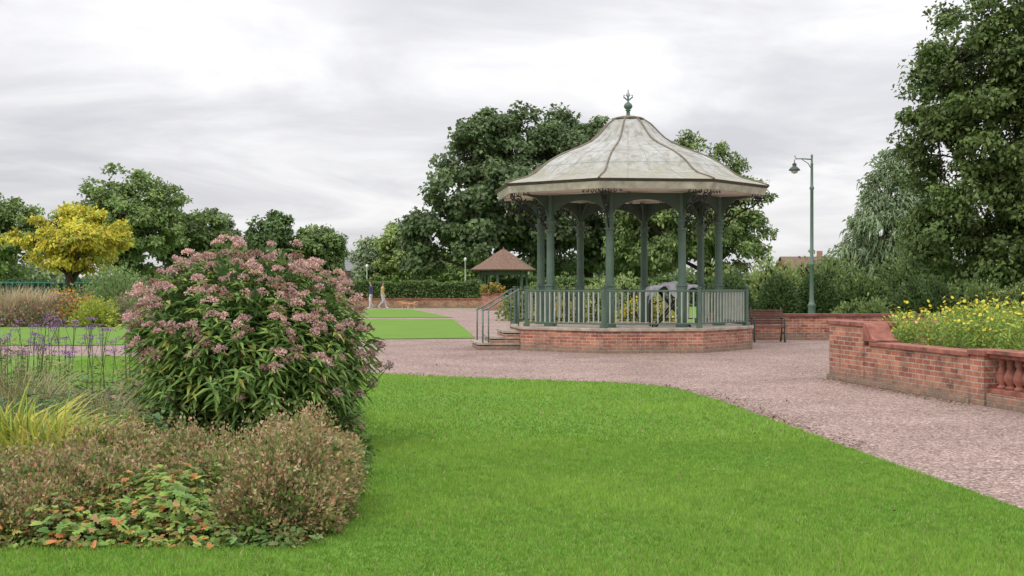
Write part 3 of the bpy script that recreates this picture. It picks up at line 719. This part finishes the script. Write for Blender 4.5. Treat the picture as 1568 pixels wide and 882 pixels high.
    sh=[ (ed.vertices[0]%8)==(ed.vertices[1]%8) for ed in me.edges]; at.data.foreach_set('value',sh)
    sm=MB()
    for k in range(8):
        sm.tube([(*octv(r+.006,k),z+.008) for r,z in prof[:-1]],.024,6)
    sm.lathe((CX,CY,5.84),[(.42,-.04),(.42,.0),(.2,.05)],8)
    sm.build('hip_rolls',[HIP],e)
    sl=MB()
    for k in range(8):
        for fr in (.25,.5,.75):
            pts=[]
            for r,z in prof[:-5]:
                p0=np.array(octv(r,k)); p1=np.array(octv(r,k+1)); q=p0*(1-fr)+p1*fr; pts.append((q[0],q[1],z+.001))
            sl.tube(pts,.007,4,cap=False)
        for i in (3,6,9):
            r,z=prof[i]; p0=octv(r,k);p1=octv(r,k+1); sl.tube([(*p0,z),(*p1,z)],.006,4,cap=False)
    sl.build('roof_seams',[simple('seam',(.31,.305,.28),.6,.2,5)],e)
    fi=MB(); q=.80
    fi.lathe((CX,CY,5.83),[(r*1.0,z*q) for r,z in [(.14,0),(.10,.06),(.05,.10),(.045,.24),(.08,.27),(.05,.29),(.09,.33),(.115,.39),(.09,.47),(.04,.52),(.02,.55),(.02,.64),(.035,.66),(.015,.68),(.012,.90),(.002,.95)]],12)
    for sg in(-1,1):
        Z=5.83+.45
        fi.tube([(CX,CY,Z),(CX+sg*.05,CY,Z+.05),(CX+sg*.11,CY,Z+.10),(CX+sg*.11,CY,Z+.15),(CX+sg*.07,CY,Z+.15)],[.012,.018,.020,.014,.007],6)
        fi.tube([(CX,CY,Z+.08),(CX+sg*.04,CY,Z+.15),(CX+sg*.03,CY,Z+.20)],[.011,.016,.006],6)
    fi.build('finial',[GREEN],e)
    n6=R(-83.5); d=np.array([math.sin(n6),-math.cos(n6)]); s=np.array([-d[1],d[0]])
    ap=3.13*math.cos(R(22.5)); st=MB(); rz=math.atan2(d[1],d[0])
    for i,(h,l) in enumerate([(.15,1.02),(.295,.70),(.44,.37)]):
        c0=np.array([CX,CY])+d*(ap+l/2+.005)
        st.box((c0[0],c0[1],h/2-.025+.0),(l,1.7-.02*i,h-.05),rz,0); st.box((c0[0],c0[1],h),(l+.04,1.74-.02*i,.05),rz,1)
    st.build('entrance_steps',[BRICK,STONE],e)
    hr=MB()
    for sg in(-1,1):
        o_=s*sg*.80
        A=np.array([CX,CY])+d*(ap+.9)+o_; B=np.array([CX,CY])+d*(ap+.02)+o_
        hr.tube([(A[0],A[1],.12),(A[0],A[1],.98)],.02,8)
        A2=A-d*.14; hr.tube([(A2[0],A2[1],.12),(A2[0],A2[1],1.02)],.018,8)
        hr.tube([(A[0]+d[0]*.02,A[1]+d[1]*.02,.96),(A2[0],A2[1],1.02),(B[0],B[1],1.48),(B[0]-d[0]*.1,B[1]-d[1]*.1,1.48)],.02,8)
        hr.tube([(B[0],B[1],.55),(B[0],B[1],1.48)],.018,8)
    hr.build('handrails',[STEELG],e)
bandstand()
def trestle():
    e=empty('covered_folding_table'); x0,y0,z0=3.88,31.7,.586
    b=MB()
    for yy in(-.28,.28):
        b.tube([(x0-.42,y0+yy,z0),(x0+.34,y0+yy,z0+.9)],.026,6); b.tube([(x0+.42,y0+yy,z0),(x0-.34,y0+yy,z0+.9)],.026,6)
        b.tube([(x0-.5,y0+yy,z0),(x0-.5,y0+yy,z0+.9)],.022,6)
    b.tube([(x0-.42,y0-.28,z0+.02),(x0-.42,y0+.28,z0+.02)],.018,6); b.tube([(x0+.42,y0-.28,z0+.02),(x0+.42,y0+.28,z0+.02)],.018,6)
    b.box((x0,y0,z0+.93),(1.05,.66,.06)); b.tube([(x0-.5,y0-.3,z0+.55),(x0+.5,y0-.3,z0+.88)],.018,6)
    b.build('folding_frame',[BLACK],e)
    nx,ny=40,26; V=[];F=[]
    for j in range(ny+1):
        for i in range(nx+1):
            u=(i/nx-.5)*1.34; v=(j/ny-.5)*1.0
            cx_=max(-.56,min(.56,u)); cy_=max(-.36,min(.36,v)); du=abs(u)-.56; dv=abs(v)-.36
            drop=max(0,du)+max(0,dv)
            fx=math.copysign(min(max(0,du),.03)+.02*math.sin(v*22)*(du>0),u); fy=math.copysign(min(max(0,dv),.03)+.025*math.sin(u*19+1)*(dv>0),v)
            z=z0+.985+.05*math.sin(u*3+1)*math.cos(v*4)+.07*math.exp(-(u*u+v*v)*7)+.012*math.sin(u*25)-drop*(1.2+1.1*math.sin(u*9+.6))
            V.append((x0+cx_+fx,y0+cy_+fy,z))
    for j in range(ny):
        for i in range(nx):
            a=j*(nx+1)+i; F.append((a,a+1,a+nx+2,a+nx+1))
    b=MB(); b.add(V,F,0,True); b.build('draped_cloth',[CLOTH],e)
trestle()
# ------------------------------------------------------------------ walls on the right
dirw=np.array([.168,-1.]); LW=np.linalg.norm(dirw); dirw/=LW; RZ=math.atan2(dirw[1],dirw[0])
A0=np.array([5.55,22.2])
perp=np.array([-dirw[1],dirw[0]])
def wp(t,o=0): return A0+dirw*t+perp*o
def nearwall():
    e=empty('brick_garden_wall')
    b=MB(); 
    def seg(t0,t1,h,w,m,z0=0,off=0):
        c=wp((t0+t1)/2,off); b.box((c[0],c[1],z0+h/2),(t1-t0,w,h),RZ,m)
    seg(0,1.35,.93,.33,0); seg(1.353,4.697,.63,.30,0); seg(4.7,5.06,.66,.36,0)
    seg(-.03,4.69,.09,.40,0,0)
    b.build('brickwork',[BRICK],e)
    b=MB()
    c=wp(.66); b.box((c[0],c[1],.965),(1.42,.40,.07),RZ,0)
    c=wp(3.12); b.box((c[0],c[1],.665),(3.10,.37,.07),RZ,0)
    c=wp(4.88); b.box((c[0],c[1],.70),(.44,.42,.08),RZ,0)
    pr=[(1.37,.70),(1.37,.99),(1.46,.985),(1.55,.93),(1.62,.83),(1.72,.76),(1.84,.735),(1.84,.70)]
    V=[]
    for o in(-.19,.19):
        for t,z in pr: q=wp(t,o); V.append((q[0],q[1],z))
    n=len(pr); b.add(V,[tuple(range(n)),tuple(range(2*n-1,n-1,-1))]+[(i,n+i,n+(i+1)%n,(i+1)%n) for i in range(n)])
    b.build('coping',[TERRA],e,.012)
    e2=empty('brick_garden_wall')
    b=MB(); b.box((9.2,22.5,.44),(7.3,.30,.88),0); b.build('brickwork',[BRICK],e2)
    b=MB(); b.box((9.2,22.5,.923),(7.4,.38,.08),0); b.build('coping',[TERRA],e2,.01)
    e3=empty('terracotta_balustrade')
    b=MB()
    c=wp(8.2); b.box((c[0],c[1],.09),(6.2,.34,.18),RZ,0); b.box((c[0],c[1],.21),(6.2,.28,.06),RZ,1)
    b.box((c[0],c[1],.665),(6.2,.26,.05),RZ,1); b.box((c[0],c[1],.72),(6.2,.36,.055),RZ,1)
    b.build('rail_and_base',[BRICK,TERRA],e3,.008)
    b=MB()
    for i in range(29):
        q=wp(5.2+i*.21)
        b.lathe((q[0],q[1],.24),[(.07,0),(.07,.03),(.045,.045),(.05,.06),(.085,.12),(.088,.17),(.06,.24),(.04,.29),(.055,.31),(.04,.325),(.048,.36),(.068,.385),(.068,.40)],12)
    b.build('balusters',[TERRA],e3)
nearwall()
e=empty('brick_boundary_wall')
b=MB(); b.box((11.5,37.85,.34),(11.6,.3,.68)); b.build('brickwork',[BRICK],e)
b=MB(); b.box((11.5,37.85,.723),(11.7,.4,.08)); b.build('coping',[TERRAD],e,.01)
sheetp=[(6.0,22.3),(12.8,22.3),(12.8,12.0),(7.45,12.0)]
b=MB(); b.prism(sheetp,.0,.5); b.build('raised_bed_soil',[SOIL])
def yellowbed():
    global rng
    rng=np.random.default_rng(77)
    parts=[];fl=[]
    for i in range(340):
        y=random.uniform(13.8,21.7); xl=A0[0]+.168*(22.2-y)+.42; x=xl+random.random()**1.3*2.8
        h=random.uniform(.5,.90)*(1 if x>xl+.2 else .8)*(.70+.30*min(1,(22.2-y)/3)); z0=.5
        m=80; t=rng.random(m)**.7
        pos=np.stack([x+rng.normal(0,.13,m)*t,y+rng.normal(0,.13,m)*t,z0+h*t],1)
        parts.append(leaves(pos,rdir(m)+np.array([0,0,.6]),rdir(m)+np.array([0,0,.5]),.085*rng.uniform(.6,1.3,m),.028,palette([(.28,.41,.09),(.37,.48,.10),(.21,.32,.07)],[1,1,1],m),.2,.1))
        for j in range(random.randint(3,8)):
            c=np.array([x,y,z0+h])+rng.normal(0,1,3)*np.array([.13,.13,.08]); m=9
            an=np.arange(m)*6.283/m; nr=nz((rdir(1)+np.array([[0,-.3,1.2]])))[0]; u=np.cross(nr,[1,.2,0]);u/=np.linalg.norm(u);v=np.cross(nr,u)
            dd=np.cos(an)[:,None]*u+np.sin(an)[:,None]*v
            fl.append(leaves(np.repeat(c[None],m,0),dd,np.repeat(nr[None],m,0),.029*random.uniform(.7,1.15),.018,palette([(.78,.66,.07),(.68,.6,.07)],[1,1],m,.1),.1,0,.6))
    e=empty('yellow_sunflower_bed'); c,t,k=cat(parts); rawmesh('leaves',c,t,k,LEAF,e); c,t,k=cat(fl); rawmesh('flowers',c,t,k,PETAL,e)
yellowbed()
def bench(x,y):
    e=empty('park_bench'); b=MB(); g=MB(); L=1.8
    for i in range(5): b.box((x,y-.05-.085*i,.45-.004*i),(L,.07,.03))
    for i in range(6): b.box((x,y+.03+.022*i,.53+.068*i),(L,.025,.055))
    b.build('slats',[WOOD],e,.006)
    for sx in(-L/2+.06,0,L/2-.06):
        X=x+sx
        g.tube([(X,y-.42,0),(X,y-.38,.25),(X,y-.40,.44),(X,y-.40,.62),(X,y-.36,.68),(X,y-.2,.68),(X,y+.05,.66)],[.028,.022,.022,.02,.022,.022,.02],8)
        g.tube([(X,y+.14,0),(X,y+.03,.25),(X,y,.42),(X,y+.08,.65),(X,y+.17,.96)],[.028,.024,.024,.022,.018],8)
        g.tube([(X,y-.40,.43),(X,y+.02,.42)],.02,8); g.tube([(X,y-.38,.2),(X,y-.2,.28),(X,y+.04,.2)],.014,6)
    g.build('cast_iron_frame',[GREEND],e)
bench(6.72,36.6)
def lamp(x,y,top):
    e=empty('street_lamp'); b=MB()
    b.lathe((x,y,0),[(.16,0),(.16,.25),(.12,.32),(.12,.9),(.14,.95),(.10,1.0),(.085,1.05),(.075,1.15),(.062,2.2),(.085,2.23),(.085,2.28),(.058,2.32),(.052,top-1.1),(.075,top-1.07),(.075,top-1.02),(.048,top-.98),(.042,top-.3),(.055,top-.27),(.035,top-.24),(.03,top-.05),(.045,top),(.0,top+.06)],12)
    b.tube([(x,y,top-.12),(x-.3,y,top-.10),(x-.50,y,top-.10),(x-.56,y,top-.14),(x-.56,y,top-.24)],[.022,.020,.018,.016,.016],8)
    b.tube([(x,y,top-.45),(x-.12,y,top-.25),(x-.32,y,top-.12)],[.014,.014,.012],6)
    b.tube([(x-.50,y,top-.10),(x-.56,y,top-.01),(x-.50,y,top+.03)],[.014,.012,.008],6)
    b.build('post',[simple('lamp_green',(.10,.16,.125),.5,.15,3,bmp=.03)],e)
    b=MB(); b.lathe((x-.56,y,top-.48),[(.18,0),(.19,.02),(.13,.09),(.07,.13),(.06,.18),(.08,.20),(.03,.25)],12); b.build('lantern_hood',[GREEND],e)
    b=MB(); b.lathe((x-.56,y,top-.58),[(.02,0),(.09,.03),(.13,.1)],12); b.build('glass_bowl',[simple('lamp_glass',(.55,.55,.52),.2,.05,3)],e)
lamp(9.64,42,5.75)
def kiosk(x,y):
    e=empty('park_shelter'); b=MB(); w=1.75
    for i in range(6):
        a=i*math.pi/3+.3; b.box((x+w*math.cos(a),y+w*math.sin(a),1.35),(.16,.16,2.7),a)
        a2=a+math.pi/3; p0=np.array([x+w*math.cos(a),y+w*math.sin(a)]); p1=np.array([x+w*math.cos(a2),y+w*math.sin(a2)]); m=(p0+p1)/2; L=np.linalg.norm(p1-p0); rz=math.atan2(*(p1-p0)[::-1])
        b.box((m[0],m[1],2.45),(L,.08,.28),rz)
        b.box((m[0],m[1],1.05),(L,.07,.08),rz)
        if i in(0,1,2,3): 
            b.box((m[0],m[1],.52),(L-.16,.05,.98),rz)
            b.box((m[0],m[1],1.7),(.06,.06,1.2),rz)
    b.build('timber_frame',[simple('dark_timber',(.07,.10,.07),.7,.2,4)],e)
    rings=[(2.45,2.62),(2.5,2.70),(1.7,3.15),(.8,3.75),(.25,4.1),(.05,4.18)]
    V=[(x+r*math.cos(i*math.pi/3+.3),y+r*math.sin(i*math.pi/3+.3),z) for r,z in rings for i in range(6)]
    F=[(j*6+i,j*6+(i+1)%6,(j+1)*6+(i+1)%6,(j+1)*6+i) for j in range(len(rings)-1) for i in range(6)]
    F.append(tuple(range(5,-1,-1)))
    b=MB(); b.add(V,F); b.build('tiled_roof',[TILE],e)
    b=MB(); b.lathe((x,y,4.15),[(.08,0),(.1,.05),(.03,.12),(.01,.2)],8); b.build('roof_finial',[TERRA],e)
kiosk(-.62,94.5)
e=empty('low_brick_wall')
b=MB(); b.box((-7.8,90.3,.29),(12,.35,.58)); b.box((-1.2,82,.5),(1.4,1.4,1.0)); b.box((1.3,84,.35),(3.4,.35,.7)); b.build('brickwork',[BRICK],e)
b=MB(); b.box((-7.8,90.3,.62),(12.1,.45,.08)); b.box((-1.2,82,1.04),(1.55,1.55,.08)); b.box((1.3,84,.74),(3.5,.45,.08)); b.build('coping',[TERRA],e)
shrub('planter_shrub',-1.2,82,.7,.5,1500,[(.2,.3,.07),(.6,.35,.1)],.14,.1,z0=1.05,lump=.3)
for (x,y,h) in [(-3.75,105,3.7),(-12.0,108,3.2)]:
    b=MB(); b.lathe((x,y,0),[(.1,0),(.09,.1),(.06,.3),(.055,h-.2),(.10,h-.18),(.12,h),(.03,h+.1)],8); b.build('white_marker_post',[WHITE])
b=MB()
for i in range(26): b.box((-31+i*.35,71,.9),(.05,.05,1.8))
b.box((-26.6,71,1.72),(8.9,.06,.06)); b.box((-26.6,71,.3),(8.9,.06,.06)); b.build('teal_metal_fence',[simple('teal_paint',(.04,.17,.14),.5,.15,4)])
# ------------------------------------------------------------------ people
SKIN=simple('skin',(.42,.24,.17),.6,.1,9,bmp=.02); HAIR=simple('dark_hair',(.03,.02,.012),.8,.2,20)
SHOE=simple('white_shoes',(.6,.6,.6),.6,.1,9)
def skinfig(name,verts,edges,radii,root,parent,assign,mats):
    me=bpy.data.meshes.new(name); me.from_pydata(verts,edges,[]); o=bpy.data.objects.new(name,me); link(o)
    o.modifiers.new('s','SKIN'); 
    for i,r in enumerate(radii):
        rr=r if hasattr(r,'__len__') else (r,r)
        me.skin_vertices[0].data[i].radius=rr
        me.skin_vertices[0].data[i].use_root=(i==root)
    s=o.modifiers.new('sub','SUBSURF'); s.levels=2; s.render_levels=2
    dg=bpy.context.evaluated_depsgraph_get(); dg.update()
    m2=bpy.data.meshes.new_from_object(o.evaluated_get(dg)); bpy.data.objects.remove(o)
    m2.materials.clear()
    for m in mats: m2.materials.append(m)
    for p in m2.polygons:
        p.material_index=assign(p.center); p.use_smooth=True
    o2=bpy.data.objects.new(name,m2); link(o2,parent); return o2
def person(x,y,rz,top,trs,stride,hairc,h=1.0):
    e=empty('walking_person')
    s=stride
    V=[(0,0,.93),(0,0,1.10),(.01,0,1.30),(.01,0,1.44),(.02,0,1.52),(.03,0,1.60),
       (0,.10,.90),(.5*s*.5,.105,.50),(.62*s-.08,.105,.09),(.62*s+.09,.11,.045),
       (0,-.10,.90),(.02*s+.06,-.105,.50),(-.62*s*.9,-.105,.13),(-.62*s*.9+.15,-.11,.05),
       (.01,.19,1.40),(-.10*s-.02,.235,1.13),(.06-.15*s,.225,.89),(.08-.15*s,.22,.81),
       (.01,-.19,1.40),(.05*s,-.235,1.13),(.12+.18*s,-.225,.92),(.16+.18*s,-.22,.85)]
    E=[(0,1),(1,2),(2,3),(3,4),(4,5),(0,6),(6,7),(7,8),(8,9),(0,10),(10,11),(11,12),(12,13),(3,14),(14,15),(15,16),(16,17),(3,18),(18,19),(19,20),(20,21)]
    Rr=[(.14,.16),(.12,.15),(.13,.18),(.11,.15),(.055,.055),(.05,.05),.105,.075,.05,.038,.105,.075,.05,.038,.07,.05,.034,.028,.07,.05,.034,.028]
    def asg(c):
        if c.z>1.5: return 0
        if abs(c.y)>.18 and c.z<.93: return 0
        if c.z<.085: return 3
        if c.z>.93 or abs(c.y)>.19: return 1
        return 2
    skinfig('body',V,E,Rr,0,e,asg,[SKIN,top,trs,SHOE])
    b=MB()
    b.lathe((.035,0,1.535),[(.035,0),(.06,.02),(.075,.07),(.082,.13),(.08,.18),(.06,.225),(.03,.245),(.0,.25)],14)
    b.tube([(.105,0,1.68),(.135,0,1.645),(.115,0,1.635)],[.008,.014,.01],6)
    for sg in(-1,1):
        b.lathe((.03,sg*.083,1.635),[(.008,0),(.02,.02),(.018,.05),(.004,.06)],6)
    b.build('head',[SKIN],e)
    b=MB(); 
    for sg in(-1,1): b.lathe((.108,sg*.03,1.668),[(.002,0),(.01,.006),(.01,.012),(.002,.018)],6)
    b.tube([(.108,-.022,1.60),(.115,0,1.598),(.108,.022,1.60)],.005,5)
    b.build('eyes_and_mouth',[HAIR],e)
    b=MB(); b.lathe((.012,0,1.62),[(.078,0),(.09,.06),(.093,.11),(.08,.155),(.045,.18),(0,.185)],14); b.build('hair',[hairc],e)
    b=MB()
    for hx,hy in((.08-.15*s,.22),(.16+.18*s,-.22)):
        hz=.81 if hy>0 else .85
        for j in range(4):
            l=[.075,.085,.08,.062][j]; yy=hy; xx=hx-.025+.018*j
            b.tube([(xx,yy,hz+.01),(xx+.004,yy,hz-l*.5),(xx+.012,yy*.96,hz-l)],[.009,.008,.005],6)
        b.tube([(hx+.02,hy,hz+.04),(hx+.05,hy*.95,hz+.01),(hx+.052,hy*.93,hz-.03)],[.011,.009,.006],6)
    b.build('fingers',[SKIN],e)
    e.location=(x,y,.02); e.rotation_euler=(0,0,rz); e.scale=(h,h,h)
    return e
NAVY=simple('navy_cloth',(.04,.05,.10),.9,.2,8); JEAN=simple('pale_denim',(.46,.48,.52),.9,.12,8); KHAKI=simple('khaki_jacket',(.46,.36,.15),.9,.2,8); LGREY=simple('light_grey_cloth',(.55,.55,.56),.9,.12,8)
person(-9.35,86.6,R(200),NAVY,LGREY,.30,HAIR,1.02)
person(-8.55,86.2,R(-8),KHAKI,JEAN,.50,simple('brown_hair',(.08,.05,.03),.8,.2,20),.98)
def dog(x,y,rz):
    e=empty('small_dog')
    V=[(0,0,.30),(.18,0,.31),(.26,0,.38),(.31,0,.45),(.38,0,.44),(.43,0,.42),(-.16,0,.30),(-.24,0,.36),(-.30,0,.44),
       (.17,.055,.2),(.17,.055,.1),(.18,.055,.02),(.17,-.055,.2),(.20,-.055,.1),(.22,-.055,.02),
       (-.12,.06,.2),(-.20,.06,.12),(-.18,.06,.02),(-.12,-.06,.2),(-.23,-.06,.13),(-.25,-.06,.02)]
    E=[(0,1),(1,2),(2,3),(3,4),(4,5),(0,6),(6,7),(7,8),(1,9),(9,10),(10,11),(1,12),(12,13),(13,14),(6,15),(15,16),(16,17),(6,18),(18,19),(19,20)]
    Rr=[.075,.09,.065,.06,.035,.022,.075,.022,.012,.035,.022,.02,.035,.022,.02,.045,.022,.02,.045,.022,.02]
    skinfig('body',V,E,Rr,0,e,lambda c:1 if (c.z<.12 or c.x>.39) else 0,[simple('tan_fur',(.45,.24,.11),.95,.2,12),simple('cream_fur',(.6,.5,.38),.95,.1,12)])
    b=MB()
    for sg in(-1,1): b.tube([(.30,sg*.04,.49),(.29,sg*.055,.55),(.30,sg*.05,.57)],[.02,.016,.004],5)
    b.build('ears',[simple('brown_fur',(.25,.12,.05),.95,.2,12)],e)
    e.location=(x,y,.02); e.rotation_euler=(0,0,rz)
dog(-7.2,88,R(170)); dog(-6.7,86.9,R(10))
def litter():
    rs=np.random.default_rng(9); P=[]
    edge=[(3.25,12.6),(2.93,16.75),(2.68,18.9),(2.5,19.9),(2.15,20.6),(1.6,21.1),(-.04,21.8),(-2.87,23.5)]
    for (x0,y0),(x1,y1) in zip(edge,edge[1:]):
        L=math.hypot(x1-x0,y1-y0); n=int(L*90); t=rs.random(n); o=np.abs(rs.normal(0,.2,n))+.0
        nx,ny=(y1-y0)/L,-(x1-x0)/L
        P.append(np.stack([x0+(x1-x0)*t+nx*o,y0+(y1-y0)*t+ny*o],1))
    n=400; t=rs.random(n)*5; o=-(.2+np.abs(rs.normal(0,.15,n))); P.append(np.array([wp(a,b_) for a,b_ in zip(t,o)])[:])
    n=600; P.append(np.stack([rs.uniform(-3,6,n),rs.uniform(17,32,n)],1))
    P=np.concatenate(P); Z=np.full(len(P),.012)
    n=45; Q=np.stack([rs.uniform(-1,3.2,n),rs.uniform(7.5,16,n)],1); P=np.concatenate([P,Q]); Z=np.concatenate([Z,np.full(n,.055)])
    n=len(P); pos=np.column_stack([P,Z])
    d=rdir(n); d[:,2]*=.2; nr=np.tile([0,0,1.],(n,1))+rdir(n)*.3
    c,t,k=leaves(pos,d,nr,.045*rs.uniform(.4,1.3,n),.025,palette([(.12,.08,.04),(.2,.13,.07),(.08,.05,.04),(.36,.26,.14)],[3,2,2,1],n),.15)
    rawmesh('fallen_leaves',c,t,k,LEAF)
litter()
# ------------------------------------------------------------------ world
w=bpy.data.worlds.new('World'); sc.world=w; w.use_nodes=True; nt=w.node_tree
bg=nt.nodes['Background']; bg.inputs[1].default_value=.1
EL,AZ=R(48),R(215)
sky=N(nt,'ShaderNodeTexSky',sky_type='NISHITA'); sky.sun_disc=False; sky.sun_elevation=EL; sky.sun_rotation=AZ
tc=N(nt,'ShaderNodeTexCoord'); sp=N(nt,'ShaderNodeSeparateXYZ'); nt.links.new(tc.outputs['Generated'],sp.inputs[0])
zc=N(nt,'ShaderNodeMath',operation='MAXIMUM'); nt.links.new(sp.outputs[2],zc.inputs[0]); zc.inputs[1].default_value=0
za=N(nt,'ShaderNodeMath',operation='ADD'); nt.links.new(zc.outputs[0],za.inputs[0]); za.inputs[1].default_value=.14
dx=N(nt,'ShaderNodeMath',operation='DIVIDE'); dy=N(nt,'ShaderNodeMath',operation='DIVIDE')
nt.links.new(sp.outputs[0],dx.inputs[0]); nt.links.new(za.outputs[0],dx.inputs[1]); nt.links.new(sp.outputs[1],dy.inputs[0]); nt.links.new(za.outputs[0],dy.inputs[1])
cb=N(nt,'ShaderNodeCombineXYZ'); nt.links.new(dx.outputs[0],cb.inputs[0]); nt.links.new(dy.outputs[0],cb.inputs[1]); cb.inputs[2].default_value=3.7
n1=noise(nt,.95,8,.55,vec=cb.outputs[0],dist=.5)
rp=ramp(nt,[(.34,(.69,.69,.73)),(.44,(.79,.785,.82)),(.52,(.92,.915,.935)),(.60,(1.04,1.03,1.04))]); nt.links.new(n1.outputs[0],rp.inputs[0])
gr=N(nt,'ShaderNodeMath',operation='MULTIPLY_ADD'); nt.links.new(zc.outputs[0],gr.inputs[0]); gr.inputs[1].default_value=12.0; gr.inputs[2].default_value=8.7
sx=N(nt,'ShaderNodeVectorMath',operation='SCALE'); nt.links.new(rp.outputs[0],sx.inputs[0]); nt.links.new(gr.outputs[0],sx.inputs['Scale'])
mx=mixc(nt); mx.inputs[0].default_value=.95; nt.links.new(sky.outputs[0],mx.inputs[6]); nt.links.new(sx.outputs[0],mx.inputs[7])
nt.links.new(mx.outputs[2],bg.inputs[0])
sl=bpy.data.lights.new('sun','SUN'); sl.energy=1.3; sl.angle=R(18); sl.color=(1,.95,.88)
so=bpy.data.objects.new('sun',sl); link(so)
from mathutils import Vector
dv=Vector((math.sin(AZ)*math.cos(EL),math.cos(AZ)*math.cos(EL),math.sin(EL)))
so.rotation_euler=dv.to_track_quat('Z','Y').to_euler()
# ------------------------------------------------------------------ camera
cam=bpy.data.cameras.new('camera'); cam.sensor_width=36; cam.lens=36*2000/1568; cam.clip_end=5000; cam.clip_start=.1
co=bpy.data.objects.new('camera',cam); link(co); co.location=(0,0,1.6); co.rotation_euler=(R(90)-5/2000,0,0)
sc.camera=co
sc.view_settings.view_transform='Standard'; sc.view_settings.look='None'; sc.view_settings.exposure=0
